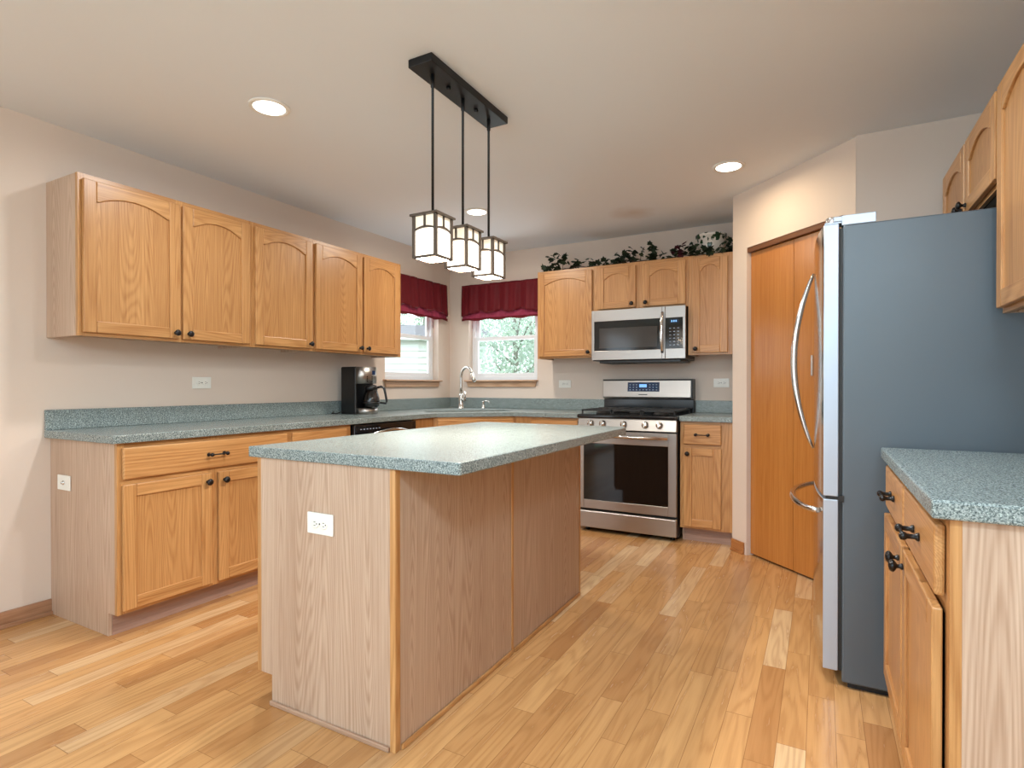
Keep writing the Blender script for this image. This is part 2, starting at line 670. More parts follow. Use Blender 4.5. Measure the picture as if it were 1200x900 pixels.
# pantry: short return, angled front with a door opening, and the alcove wall
mb = MB()
mb.box(PX, PY + 0.0, 0, PX + 0.1, -0.0, RZ)
struct(mb.build('wall_pantry_return', M['wall']), 'short beige wall beside the right wall cabinet', 'wall')
DO0, DO1, DH = 0.142, 0.902, 2.052
mb = MB()
mb.box(0, 0, 0, DO0, 0.10, RZ).box(DO0, 0, DH, DO1, 0.10, RZ).box(DO1, 0, 0, PL, 0.10, RZ)
struct(mb.build('wall_pantry_angled', M['wall'], None, (PX, PY, 0), radians(-45)), 'angled beige wall around the pantry door', 'wall')
mb = MB().box(PEX - 0.02, PEY, 0, RX, PEY + 0.1, RZ)
struct(mb.build('wall_alcove', M['wall']), 'beige wall behind the far side of the refrigerator', 'wall')

# pantry bifold door
d1 = bpy.data.objects.new('door_1', None)
COL.objects.link(d1)
d1.location = (PX, PY, 0)
d1.rotation_euler = (0, 0, radians(-45))
struct(d1, 'orange stained flush bifold pantry door', 'door')
for i, (a, b) in enumerate(((DO0 + 0.004, DO0 + 0.378), (DO0 + 0.381, DO1 - 0.004))):
    MB().box(0, 0.030, 0.014, b - a, 0.062, 2.018).build('door_leaf', M['bifold'], d1, (a, 0, 0), 0, 0.002)
MB().box(DO0, 0.004, 2.020, DO1, 0.075, DH).build('head_track', M['trim_dark'], d1, (0, 0, 0), 0, 0.001)
MB().box(DO0 + 0.522, 0.018, 1.19, DO0 + 0.536, 0.0305, 1.31).build('door_handle', M['nickel'], d1, (0, 0, 0), 0, 0.002)

# baseboards
mb = MB().box(0, BY, 0, 0.012, -3.44, 0.076).box(0.012, BY, 0, 0.024, -3.44, 0.018)
struct(mb.build('baseboard_left', M['base_wood_y'], None, (0, 0, 0), 0, 0.003), 'wood baseboard left of the base cabinets', 'baseboard')
mb = MB().box(0, -0.012, 0, DO0 - 0.016, 0, 0.08).box(0, -0.022, 0, DO0 - 0.016, -0.012, 0.016)
struct(mb.build('baseboard_pantry', M['base_wood_x'], None, (PX, PY, 0), radians(-45), 0.003), 'short wood baseboard left of the pantry door', 'baseboard')
mb = MB().box(RX - 0.012, BY, 0, RX, -3.46, 0.076)
struct(mb.build('baseboard_right', M['base_wood_y'], None, (0, 0, 0), 0, 0.003), 'wood baseboard on the right wall', 'baseboard')


# windows: frame set deep in the opening, two sashes with panes, wooden stool and apron
def window(name, loc, rotz, w, z0, z1, label):
    """Local frame: x along the wall, y outwards, seen from -y."""
    r = bpy.data.objects.new(name, None)
    COL.objects.link(r)
    r.location = loc
    r.rotation_euler = (0, 0, rotz)
    struct(r, label, 'window')
    h = z1 - z0
    e = 0.001

    def ring(x0, a, x1, b, t, y0, y1):
        return MB().box(x0, y0, a, x0 + t, y1, b).box(x1 - t, y0, a, x1, y1, b).box(x0 + t, y0, a, x1 - t, y1, a + t).box(x0 + t, y0, b - t, x1 - t, y1, b)
    ring(e, e, w - e, h - e, 0.032, 0.066, 0.116).build('window_frame', M['vinyl'], r, (0, 0, 0), 0, 0.002)
    zm = 1.605 - z0
    for nm, a, b, y0 in (('lower_sash', 0.033, zm + 0.018, 0.070), ('upper_sash', zm - 0.018, h - 0.033, 0.094)):
        s = ring(0.033, a, w - 0.033, b, 0.036, y0, y0 + 0.020).build(nm, M['vinyl'], r, (0, 0, 0), 0, 0.002)
        MB().box(0.0691, y0 + 0.008, a + 0.0361, w - 0.0691, y0 + 0.012, b - 0.0361).build('pane', M['pane'], s)
    MB().box(-0.03, -0.045, -0.016, w + 0.012, 0.066, 0.0).build('sill', M['sill_wood'], r, (0, 0, 0), 0, 0.004)
    mb = MB().prism([(-0.018, -0.017), (w - 0.002, -0.017), (w - 0.018, -0.068), (-0.002, -0.068)], 'y', -0.018, -0.0005)
    mb.build('apron', M['sill_wood'], r, (0, 0, 0), 0, 0.003)
    return r


window('window_1', (0, WL[0], WL[2]), radians(90), WL[1] - WL[0], WL[2], WL[3], 'double hung window looking out to white siding')
window('window_2', (WB[0], 0, WB[2]), 0, WB[1] - WB[0], WB[2], WB[3], 'double hung window looking out to bright trees')


# ------------------------------------------------------------------ cabinetry helpers
KNOB_PROF = [(0.0085, 0), (0.0085, 0.003), (0.0055, 0.008), (0.0055, 0.013), (0.012, 0.017), (0.0165, 0.021), (0.0165, 0.026), (0.012, 0.031), (0.004, 0.033)]


def knob(parent, x, z, y=-0.0205):
    MB().lathe(KNOB_PROF, (0, 0, 0), 'y', 14, 0, -1).build('knob', M['knob'], parent, (x, y, z))


def pull(parent, x, z, y=-0.0205):
    mb = MB()
    for s in (-1, 1):
        mb.lathe([(0.010, 0), (0.010, 0.003), (0.006, 0.008), (0.006, 0.022), (0.009, 0.025), (0.0105, 0.030), (0.009, 0.035), (0.004, 0.038)], (s * 0.042, 0, 0), 'y', 12, 0, -1)
    pts = [(-0.042 + 0.084 * i / 12, -0.029, 0) for i in range(13)]
    rr = [0.006, 0.005, 0.0035, 0.0035, 0.0035, 0.0035, 0.0042, 0.0035, 0.0035, 0.0035, 0.0035, 0.005, 0.006]
    mb.tube(pts, rr, 8)
    mb.build('handle', M['knob'], parent, (x, y, z))


def door(parent, x0, z0, x1, z1, arch=False, kn=None, y=-0.001, rotz=0, st=0.056):
    """Frame-and-panel door; local origin at its lower left corner on the cabinet face."""
    w, h, T = x1 - x0, z1 - z0, 0.019
    mb = MB()
    mb.box(0, -T, 0, st, 0, h, 0).box(w - st, -T, 0, w, 0, h, 0)
    mb.box(st, -T, 0, w - st, 0, st, 1)
    if arch:
        side, mid = 0.098, 0.056
        c = (w - 2 * st) / 2
        rise = side - mid
        lip = 0.012
        R = ((c - lip) ** 2 + rise ** 2) / (2 * rise)
        pts = [(st, h), (st, h - side), (st + lip, h - side)]
        n = 16
        for i in range(1, n):
            xx = -(c - lip) + 2 * (c - lip) * i / n
            pts.append((st + c + xx, h - mid - (R - sqrt(R * R - xx * xx))))
        pts += [(w - st - lip, h - side), (w - st, h - side), (w - st, h)]
        mb.prism(pts, 'y', -T, 0, 1)
    else:
        mb.box(st, -T, h - st, w - st, 0, h, 1)
    d = mb.build('door', [M['oak_v'], M['oak_h']], parent, (x0, y, z0), rotz, 0.0035, 2)
    p = MB().box(st - 0.006, -0.010, st - 0.006, w - st + 0.006, -0.003, h - 0.045)
    p.build('panel', M['panel_oak'], d)
    if kn:
        kx = {'l': st / 2, 'r': w - st / 2}[kn[0]]
        kz = {'b': 0.030, 't': h - 0.042}[kn[1]]
        knob(d, kx, kz)
    return d


def drawer(parent, x0, z0, x1, z1, with_pull=True, y=-0.001):
    w, h = x1 - x0, z1 - z0
    mb = MB().box(0, -0.019, 0, w, 0, h)
    d = mb.build('drawer', M['oak_h'], parent, (x0, y, z0), 0, 0.006, 2)
    if with_pull: pull(d, w / 2, h / 2)
    return d


def face_frame(parent, w, z0, z1, stiles, rails, y=0.0, t=0.019):
    """Stiles as (x0, x1), rails as (z0, z1), plus a recessed backing that closes the openings."""
    mb = MB()
    for (a, b) in stiles: mb.box(a, y, z0, b, y + t, z1, 0)
    xs = sorted(stiles)
    for (a, b) in rails:
        for i in range(len(xs) - 1):
            mb.box(xs[i][1], y + 0.0003, a, xs[i + 1][0], y + t, b, 1)
    mb.box(xs[0][1] - 0.001, y + t - 0.004, z0, xs[-1][0] + 0.001, y + t, z1, 2)
    return mb.build('face_frame', [M['oak_v'], M['oak_h'], M['dark_inside']], parent)


def upper(name, label, loc, rotz, w, h, d, doors, group=None):
    """doors: (x0, x1, knob corner or None)."""
    r = thing(name, label, 'wall cabinet', loc, rotz, group)
    mb = MB()
    mb.box(0.0, 0.019, 0, 0.016, d, h).box(w - 0.016, 0.019, 0, w, d, h)
    mb.box(0.016, 0.019, 0.016, w - 0.016, d, 0.030).box(0.016, 0.019, h - 0.014, w - 0.016, d, h)
    mb.box(0.016, d - 0.006, 0.030, w - 0.016, d, h - 0.014)
    mb.build('carcass', M['lam_v'], r, (0, 0, 0), 0, 0.001)
    st = [(0, max(doors[0][0] + 0.012, 0.018))]
    for i in range(len(doors) - 1):
        st.append((doors[i][1] - 0.012, doors[i + 1][0] + 0.012))
    st.append((min(doors[-1][1] - 0.012, w - 0.018), w))
    face_frame(r, w, 0, h, st, [(0, 0.038), (h - 0.05, h)])
    for (a, b, kn) in doors:
        door(r, a, 0.016, b, h - 0.026, True, (kn + 'b') if kn else None)
    return r


BH = 0.876   # height of a base cabinet under its top


def base(name, label, loc, rotz, w, d, doors, drawers, group=None, gap=0.0):
    r = thing(name, label, 'base cabinet', loc, rotz, group)
    mb = MB()
    prof = [(0.019, 0.105), (0.019, BH), (d, BH), (d, 0), (0.075, 0), (0.075, 0.105)]
    mb.prism(prof, 'x', 0, 0.016).prism(prof, 'x', w - 0.016, w)
    mb.box(0.016, 0.019, 0.105, w - 0.016, d, 0.121).box(0.016, d - 0.006, 0.121, w - 0.016, d, BH)
    mb.box(0.016, 0.019, BH - 0.014, w - 0.016, d - 0.006, BH)
    mb.build('carcass', M['lam_v'], r, (0, 0, 0), 0, 0.001)
    MB().box(0.0162, 0.070, 0, w - 0.0162, 0.082, 0.1045).build('toe_kick', M['toe'], r)
    st = [(0, doors[0][0] + 0.012)]
    for i in range(len(doors) - 1):
        st.append((doors[i][1] - 0.012, doors[i + 1][0] + 0.012))
    st.append((doors[-1][1] - 0.012, w))
    face_frame(r, w, 0.105, BH, st, [(0.105, 0.14), (0.675, 0.725), (BH - 0.035, BH)])
    for (a, b, kn) in doors:
        door(r, a, 0.122, b, 0.688, False, (kn + 't') if kn else None, y=-0.001 - gap)
    for (a, b, p) in drawers:
        drawer(r, a, 0.712, b, 0.856, p)
    return r


# ------------------------------------------------------------------ left run
L90 = radians(90)
GU = 'oak wall cabinets on the left wall'
upper('wall_cabinet', 'oak two-door wall cabinet at the near end of the left wall, above the double outlet',
      (0.305, -3.454, 1.37), L90, 0.918, 0.765, 0.304, [(0.016, 0.472, 'r'), (0.488, 0.898, 'l')], GU)
upper('wall_cabinet', 'narrow single-door oak wall cabinet between the two double ones on the left wall',
      (0.305, -2.535, 1.37), L90, 0.474, 0.765, 0.304, [(0.018, 0.460, 'r')], GU)
upper('wall_cabinet', 'oak two-door wall cabinet above the coffee maker, next to the left window',
      (0.305, -2.060, 1.37), L90, 0.920, 0.765, 0.304, [(0.014, 0.458, 'r'), (0.478, 0.884, 'l')], GU)

GB = 'oak base cabinets along the left wall'
base('base_cabinet', 'oak base cabinet with one wide drawer over two doors and a pale end panel',
     (0.61, -3.440, 0), L90, 0.920, 0.609, [(0.018, 0.438, 'r'), (0.474, 0.900, 'l')], [(0.018, 0.900, True)], GB)
base('base_cabinet', 'oak base cabinet left of the dishwasher, seen over the near end of the island',
     (0.61, -2.519, 0), L90, 0.500, 0.609, [(0.018, 0.450, 'r')], [(0.018, 0.450, False)], GB)

# dishwasher
r = thing('dishwasher', 'black dishwasher under the counter below the coffee maker', 'dishwasher', (0.628, -2.012, 0), L90)
MB().box(0.004, 0.026, 0.10, 0.652, 0.60, 0.868).build('tub', M['black'], r)
MB().box(0.004, 0, 0.105, 0.652, 0.025, 0.735).build('door_panel', M['black_gloss'], r, (0, 0, 0), 0, 0.004)
cp = MB().box(0.004, -0.012, 0.742, 0.652, 0.025, 0.868).build('control_panel', M['black_gloss'], r, (0, 0, 0), 0, 0.006)
for i in range(7): MB().box(0, -0.0128, 0.835, 0.015, -0.0118, 0.841).build('button', M['glyph'], cp, (0.055 + i * 0.03, 0, 0))
pts = [(0.14 + 0.44 * i / 16, -0.014 - 0.030 * sin(pi * i / 16), 0.793 + 0.030 * sin(pi * i / 16)) for i in range(17)]
MB().tube(pts, 0.009, 10, 0, 0.7).build('handle', M['steel_smooth'], r)
MB().box(0.02, 0.075, 0, 0.636, 0.09, 0.0995).build('toe_kick', M['black'], r)

# sink base across the corner
r = thing('sink_base_cabinet', 'oak corner cabinet set diagonally under the sink', 'base cabinet', (0, 0, 0), 0)
A1, A2 = (0.610, -1.095), (1.105, -0.610)
foot = [(0.001, -0.001), (0.001, -1.352), (0.591, -1.352), (0.591, -1.103), (1.097, -0.591), (1.238, -0.591), (1.238, -0.001)]
MB().prism(foot, 'z', 0.105, 0.70).build('carcass', M['lam_v'], r)
toe = [(0.01, -0.01), (0.01, -1.352), (0.535, -1.352), (0.535, -1.08), (1.08, -0.535), (1.238, -0.535), (1.238, -0.01)]
MB().prism(toe, 'z', 0, 0.1045).build('toe_kick', M['toe'], r)
MB().box(0.592, -1.352, 0.105, 0.610, -1.096, BH).build('filler', M['oak_v'], r)
MB().box(1.106, -0.610, 0.105, 1.238, -0.592, BH).build('filler', M['oak_v'], r)
ang = math.atan2(A2[1] - A1[1], A2[0] - A1[0])
dl = sqrt((A2[0] - A1[0]) ** 2 + (A2[1] - A1[1]) ** 2)
fr = bpy.data.objects.new('front', None)
COL.objects.link(fr)
fr.parent = r
fr.location = (A1[0], A1[1], 0)
fr.rotation_euler = (0, 0, ang)
mb = MB()
mb.box(0, 0.0005, 0.105, 0.04, 0.018, BH, 0).box(dl - 0.04, 0.0005, 0.105, dl, 0.018, BH, 0)
for (a, b) in ((0.105, 0.14), (0.675, 0.725), (0.841, BH)): mb.box(0.04, 0.0008, a, dl - 0.04, 0.018, b, 1)
mb.box(0.04, 0.012, 0.14, dl - 0.04, 0.018, 0.841, 1)
mb.build('face_frame', [M['oak_v'], M['oak_h']], fr)
MB().box(0.028, -0.020, 0.712, dl - 0.028, -0.001, 0.856).build('false_drawer_front', M['oak_h'], fr, (0, 0, 0), 0, 0.006)
for (a, b, kn) in ((0.028, dl / 2 - 0.008, 'r'), (dl / 2 + 0.008, dl - 0.028, 'l')):
    w, h, st = b - a, 0.566, 0.056
    mb = MB().box(a, -0.02, 0.122, a + st, -0.001, 0.688, 0).box(b - st, -0.02, 0.122, b, -0.001, 0.688, 0)
    mb.box(a + st, -0.02, 0.122, b - st, -0.001, 0.122 + st, 1).box(a + st, -0.02, 0.688 - st, b - st, -0.001, 0.688, 1)
    mb.box(a + st - 0.004, -0.011, 0.172, b - st + 0.004, -0.004, 0.64, 0)
    kx = b - st / 2 if kn == 'r' else a + st / 2
    mb.lathe(KNOB_PROF, (kx, -0.0205, 0.646), 'y', 14, 2, -1)
    mb.build('door', [M['oak_v'], M['oak_h'], M['knob']], fr, (0, 0, 0), 0, 0.003)

base('base_cabinet', 'oak base cabinet between the corner sink and the stove',
     (1.239, -0.610, 0), 0, 0.446, 0.609, [(0.014, 0.430, 'l')], [(0.014, 0.430, True)])
base('base_cabinet', 'narrow oak base cabinet with a drawer and one door, right of the stove',
     (2.462, -0.610, 0), 0, 0.358, 0.609, [(0.028, 0.284, 'l')], [(0.028, 0.284, True)])


# ------------------------------------------------------------------ worktops
def slab_from_faces(name, faces, z1, t, mat, parent=None, bevel=0.004):
    """Top faces share vertices, then the region is extruded downwards."""
    bm = bmesh.new()
    vs = {}

    def V(p):
        k = (round(p[0], 5), round(p[1], 5))
        if k not in vs: vs[k] = bm.verts.new((p[0], p[1], z1))
        return vs[k]
    fs = [bm.faces.new([V(p) for p in f]) for f in faces]
    ret = bmesh.ops.extrude_face_region(bm, geom=fs)
    nv = [g for g in ret['geom'] if isinstance(g, bmesh.types.BMVert)]
    bmesh.ops.translate(bm, verts=nv, vec=(0, 0, -t))
    bmesh.ops.recalc_face_normals(bm, faces=bm.faces)
    me = bpy.data.meshes.new(name)
    bm.to_mesh(me)
    bm.free()
    me.materials.append(mat)
    o = bpy.data.objects.new(name, me)
    COL.objects.link(o)
    if parent: o.parent = parent
    b = o.modifiers.new('edge', 'BEVEL')
    b.width = bevel
    b.segments = 3
    b.limit_method = 'ANGLE'
    b.angle_limit = radians(40)
    return o


def dg(a, b):
    """Point at distance b from the room corner along the diagonal, a across it."""
    return (Q * (a + b), Q * (a - b))


HB0, HB1, HA = 0.735, 1.105, 0.375      # sink cut-out
CT = 0.914
r = thing('worktop', 'long speckled green-grey laminate worktop with backsplash, running round the corner sink', 'worktop', (0, 0, 0))
F1, F2 = (0.637, -1.085), (1.104, -0.640)
FM = ((F1[0] + F2[0]) / 2, (F1[1] + F2[1]) / 2)
left_face = [(0.001, -0.001), (0.001, -3.466), (0.637, -3.466), F1, FM, dg(0, HB1), dg(-HA, HB1), dg(-HA, HB0), dg(0, HB0)]
right_face = [(0.001, -0.001), dg(0, HB0), dg(HA, HB0), dg(HA, HB1), dg(0, HB1), FM, F2, (1.687, -0.640), (1.687, -0.001)]
slab_from_faces('slab', [left_face, right_face], CT, 0.038, M['counter'], r)
mb = MB().box(0.0015, -3.466, CT + 0.0002, 0.021, -0.0015, CT + 0.100).box(0.0212, -0.021, CT + 0.0002, 1.687, -0.0015, CT + 0.100)
mb.build('backsplash', M['counter'], r, (0, 0, 0), 0, 0.003)

r = thing('worktop', 'short speckled worktop piece right of the stove, against the pantry wall', 'worktop', (0, 0, 0))
slab_from_faces('slab', [[(2.458, -0.001), (2.458, -0.640), (2.821, -0.640), (2.821, -0.001)]], CT, 0.038, M['counter'], r)
MB().box(2.458, -0.021, CT + 0.0002, 2.8210, -0.0015, CT + 0.100).build('backsplash', M['counter'], r, (0, 0, 0), 0, 0.003)

# sink, drop-in with two bowls
r = thing('sink', 'stainless double-bowl sink set in the corner of the worktop', 'sink', (0, 0, CT), radians(-45))
# local: x across the diagonal (a), y = -distance from corner... built with the corner behind


def sl(a, b, z):
    return (a, -b, z)


bm = MB()
a0, a1, b0, b1 = -0.42, 0.42, 0.585, 1.135
bowls = [(-0.365, -0.015, 0.745, 1.095), (0.015, 0.365, 0.745, 1.095)]
T1, T0 = 0.006, 0.0006
for (p0, p1, q0, q1) in ((a0, a1, b0, 0.745), (a0, a1, 1.095, b1), (a0, -0.365, 0.745, 1.095), (0.365, a1, 0.745, 1.095), (-0.015, 0.015, 0.745, 1.095)):
    bm.box(p0, -q1, T0, p1, -q0, T1)
bm.build('rim', M['sink_steel'], r)
for (p0, p1, q0, q1) in bowls:
    zb = -0.17
    mb = MB()
    th = 0.003
    mb.box(p0, -q1, zb, p1, -q0, zb + th)
    mb.box(p0 - th, -q1, zb, p0, -q0, T0).box(p1, -q1, zb, p1 + th, -q0, T0)
    mb.box(p0 - th, -q0, zb, p1 + th, -q0 + th, T0).box(p0 - th, -q1 - th, zb, p1 + th, -q1, T0)
    mb.lathe([(0.04, zb + th), (0.04, zb + th + 0.003), (0.028, zb + th + 0.004), (0.02, zb + th + 0.002)], ((p0 + p1) / 2, -(q0 + q1) / 2, 0), 'z', 18)
    mb.build('bowl', M['sink_steel'], r)

# faucet
r = thing('faucet', 'tall gooseneck pull-down faucet in brushed nickel at the back of the corner sink', 'faucet', dg(-0.008, 0.645) + (CT + 0.0065,), radians(-20))
MB().lathe([(0.030, 0), (0.030, 0.008), (0.024, 0.012), (0.0225, 0.06), (0.021, 0.13), (0.017, 0.137)], (0, 0, 0), 'z', 20).build('body', M['nickel'], r)
pts = [(0, 0, 0.13), (0, 0, 0.20), (0, 0, 0.285)]
for i in range(1, 13):
    t = pi - pi * 0.86 * i / 12
    pts.append((0.085 + 0.085 * cos(t), 0, 0.285 + 0.095 * sin(t)))
MB().tube(pts, 0.0125, 12).build('spout', M['nickel'], r)
e, e2 = Vector(pts[-1]), (Vector(pts[-1]) - Vector(pts[-2])).normalized()
MB().tube([e, e + e2 * 0.01, e + e2 * 0.06, e + e2 * 0.085], [0.0135, 0.016, 0.018, 0.015], 14).build('spray_head', M['nickel'], r)
mb = MB().tube([(0.015, 0, 0.085), (0.06, 0, 0.085)], [0.016, 0.014], 12)
mb.tube([(0.058, 0, 0.083), (0.062, 0, 0.115), (0.062, 0, 0.165)], [0.010, 0.0075, 0.009], 10)
mb.build('lever', M['nickel'], r)
r = thing('soap_dispenser', 'small nickel soap pump right of the faucet', 'soap dispenser', dg(0.20, 0.655) + (CT + 0.0065,), radians(-10))
MB().lathe([(0.020, 0), (0.020, 0.005), (0.013, 0.010), (0.012, 0.055), (0.015, 0.062), (0.013, 0.070)], (0, 0, 0), 'z', 16).build('body', M['nickel'], r)
MB().tube([(0, 0, 0.066), (0.03, 0, 0.073), (0.065, 0, 0.066), (0.078, 0, 0.056)], [0.006, 0.006, 0.005, 0.005], 10).build('nozzle', M['nickel'], r)

# ------------------------------------------------------------------ back wall cabinets
GW = 'oak wall cabinets around the microwave'
upper('wall_cabinet', 'single-door oak wall cabinet left of the microwave, beside the back window',
      (1.160, -0.305, 1.37), 0, 0.529, 0.765, 0.304, [(0.016, 0.512, 'r')], GW)
upper('wall_cabinet', 'short two-door oak wall cabinet directly above the microwave',
      (1.690, -0.305, 1.752), 0, 0.765, 0.383, 0.304, [(0.030, 0.355, 'r'), (0.412, 0.747, 'l')], GW)
upper('wall_cabinet', 'narrow oak wall cabinet right of the microwave, against the pantry wall',
      (2.456, -0.305, 1.37), 0, 0.364, 0.765, 0.304, [(0.032, 0.290, 'l')], GW)

# ------------------------------------------------------------------ microwave
r = thing('microwave', 'stainless over-the-range microwave hanging above the stove', 'microwave', (1.692, -0.380, 1.338))
w, h = 0.760, 0.412
MB().box(0.004, 0.018, 0, w - 0.004, 0.377, h).build('housing', M['black'], r, (0, 0, 0), 0, 0.003)
mb = MB().box(0.06, 0.02, -0.020, w - 0.04, 0.35, -0.0005)
vent = mb.build('vent_panel', M['black'], r, (0, 0, 0), 0, 0.003)
mb = MB()
for i in range(14): mb.box(0.10 + i * 0.018, 0.06, -0.0215, 0.110 + i * 0.018, 0.14, -0.0201)
mb.build('grille', M['iron'], vent)
mb = MB()
dx0, dx1, gx0, gx1, gz0, gz1 = 0.0, 0.604, 0.022, 0.578, 0.080, 0.322
mb.box(dx0, 0, 0.006, gx0, 0.018, h).box(gx1, 0, 0.006, dx1, 0.018, h).box(gx0, 0, 0.006, gx1, 0.018, gz0).box(gx0, 0, gz1, gx1, 0.018, h)
d = mb.build('door', M['steel'], r, (0, 0, 0), 0, 0.002)
MB().box(gx0, 0.0012, gz0, gx1, 0.017, gz1).build('glass', M['black_gloss'], d)
MB().box(gx0 + 0.045, 0.0004, gz0 + 0.022, gx1 - 0.035, 0.0011, gz1 - 0.058).build('window', M['mw_glass'], d)
hz = [0.052 + 0.318 * i / 16 for i in range(17)]
pts = [(0.583, -0.006 - 0.036 * sin(pi * i / 16) ** 0.7, z) for i, z in enumerate(hz)]
MB().tube(pts, [0.009 + 0.003 * sin(pi * i / 16) for i in range(17)], 10, 0, 0.55, (1, 0, 0)).build('handle', M['steel_smooth'], d)
mb = MB()
kx0, kx1, kz0, kz1 = 0.606, 0.758, 0.084, 0.322
mb.box(kx0, 0, 0.006, kx1, 0.018, kz0).box(kx0, 0, kz1, kx1, 0.018, h).box(kx1 - 0.020, 0, kz0, kx1, 0.018, kz1)
mb.build('control_surround', M['steel'], r, (0, 0, 0), 0, 0.002)
cp = MB().box(kx0, 0.001, kz0, kx1 - 0.020, 0.018, kz1).build('control_panel', M['black_gloss'], r)
MB().box(kx0 + 0.034, 0.0002, 0.282, kx0 + 0.100, 0.0009, 0.308).build('display', M['display'], cp)
mb = MB()
for cx in range(3):
    mb.box(kx0 + 0.045 + cx * 0.016, -0.0002, 0.288, kx0 + 0.054 + cx * 0.016, 0.0001, 0.302)
mb.build('digits', M['digit'], cp)
for ry in range(6):
    for cx in range(3):
        MB().box(0, 0.0003, 0, 0.014, 0.0009, 0.005).build('key', M['glyph'], cp, (kx0 + 0.030 + cx * 0.030, 0, 0.108 + ry * 0.026))

# ------------------------------------------------------------------ range
r = thing('gas_range', 'stainless gas range with a black cooktop and glass oven door between the base cabinets', 'stove', (1.692, -0.672, 0))
w = 0.762
MB().box(0.003, 0.035, 0.03, w - 0.003, 0.650, 0.884).build('housing', M['black'], r, (0, 0, 0), 0, 0.002)
for px in (0.05, w - 0.05):
    for py in (0.08, 0.60): MB().lathe([(0.018, 0), (0.018, 0.0298)], (0, 0, 0), 'z', 10).build('foot', M['black'], r, (px, py, 0))
mb = MB().prism([(0.0, 0.036), (0.0, 0.16), (0.012, 0.168), (0.034, 0.168), (0.034, 0.036)], 'x', 0.006, w - 0.006)
mb.build('storage_drawer', M['steel'], r, (0, 0, 0), 0, 0.005, 3)
ox0, ox1, oz0, oz1 = 0.046, 0.696, 0.252, 0.690
mb = MB()
mb.box(0.006, 0, 0.184, ox0, 0.034, 0.786).box(ox1, 0, 0.184, w - 0.006, 0.034, 0.786)
mb.box(ox0, 0, 0.184, ox1, 0.034, oz0).box(ox0, 0, oz1, ox1, 0.034, 0.786)
od = mb.build('oven_door', M['steel'], r, (0, 0, 0), 0, 0.003)
MB().box(ox0, 0.002, oz0, ox1, 0.033, oz1).build('oven_window', M['oven_glass'], od)
mb = MB().tube([(0.055, -0.050, 0.752), (w - 0.055, -0.050, 0.752)], 0.0115, 14)
for px in (0.085, w - 0.085): mb.box(px - 0.010, -0.046, 0.742, px + 0.010, 0.001, 0.762)
mb.build('handle', M['steel_smooth'], od)
mb = MB().prism([(-0.022, 0.798), (-0.006, 0.884), (0.034, 0.884), (0.034, 0.798)], 'x', 0.003, w - 0.003)
cp = mb.build('control_panel', M['steel'], r, (0, 0, 0), 0, 0.003)
for kx in (0.111, 0.207, 0.372, 0.534, 0.638):
    mb = MB().lathe([(0.026, 0), (0.026, 0.004), (0.022, 0.007), (0.021, 0.030), (0.018, 0.034), (0.003, 0.035)], (0, 0, 0), 'y', 22, 0, -1)
    mb.box(-0.0045, -0.042, -0.020, 0.0045, -0.034, 0.020)
    k = mb.build('knob', M['steel_smooth'], cp, (kx, -0.0145, 0.843))
    k.rotation_euler = (radians(-10), 0, 0)
mb = MB().box(-0.002, -0.026, 0.885, w + 0.002, 0.60, 0.914)
mb.build('cooktop', M['enamel'], r, (0, 0, 0), 0, 0.010, 3)
for (bx, by, br) in ((0.15, 0.15, 0.048), (0.15, 0.44, 0.040), (0.61, 0.15, 0.052), (0.61, 0.44, 0.036), (0.38, 0.30, 0.050)):
    MB().lathe([(br + 0.012, 0.9145), (br + 0.010, 0.921), (br, 0.922), (br, 0.930), (br * 0.7, 0.933)], (bx, by, 0), 'z', 20).build('burner', M['iron'], r)
for (gx0, gx1) in ((0.02, 0.262), (0.268, 0.494), (0.500, 0.742)):
    mb = MB()
    zt, g = 0.948, 0.0055
    y0, y1 = 0.02, 0.565
    for px in (gx0 + g, gx1 - g): mb.box(px - g, y0, zt - 0.010, px + g, y1, zt + 0.002)
    for py in (y0, (y0 + y1) / 2, y1 - 2 * g): mb.box(gx0, py, zt - 0.010, gx1, py + 2 * g, zt + 0.002)
    cx = (gx0 + gx1) / 2
    mb.box(cx - g, y0, zt - 0.008, cx + g, y1, zt + 0.002)
    for py in (0.16, 0.43): mb.box(gx0, py - g, zt - 0.008, gx1, py + g, zt + 0.002)
    for px in (gx0 + g, gx1 - g):
        for py in (y0 + g, y1 - g): mb.box(px - g, py - g, 0.9142, px + g, py + g, zt - 0.009)
    mb.build('grate', M['iron'], r, (0, 0, 0), 0, 0.002)
mb = MB().box(0.0, 0.602, 0.885, w, 0.668, 1.020)
mb.build('riser', M['enamel'], r, (0, 0, 0), 0, 0.003)
mb = MB().prism([(0.566, 1.022), (0.560, 1.040), (0.572, 1.178), (0.668, 1.178), (0.668, 1.022)], 'x', 0.004, w - 0.016)
bgd = mb.build('backguard', M['steel'], r, (0, 0, 0), 0, 0.003)
MB().box(0.0, 0.568, 1.1785, w - 0.012, 0.668, 1.188).box(w - 0.0155, 0.558, 1.022, w, 0.668, 1.188).build('backguard_cap', M['black'], r, (0, 0, 0), 0, 0.003)


def on_guard(x0, z0, x1, z1, lift, name, mat, par):
    y = lambda z: 0.560 + 0.012 * (z - 1.040) / 0.138 - lift
    mb = MB().add([(x0, y(z0), z0), (x1, y(z0), z0), (x1, y(z1), z1), (x0, y(z1), z1),
                   (x0, y(z0) + 0.002, z0), (x1, y(z0) + 0.002, z0), (x1, y(z1) + 0.002, z1), (x0, y(z1) + 0.002, z1)],
                  [(0, 1, 2, 3), (4, 7, 6, 5), (0, 4, 5, 1), (1, 5, 6, 2), (2, 6, 7, 3), (3, 7, 4, 0)])
    return mb.build(name, mat, par)


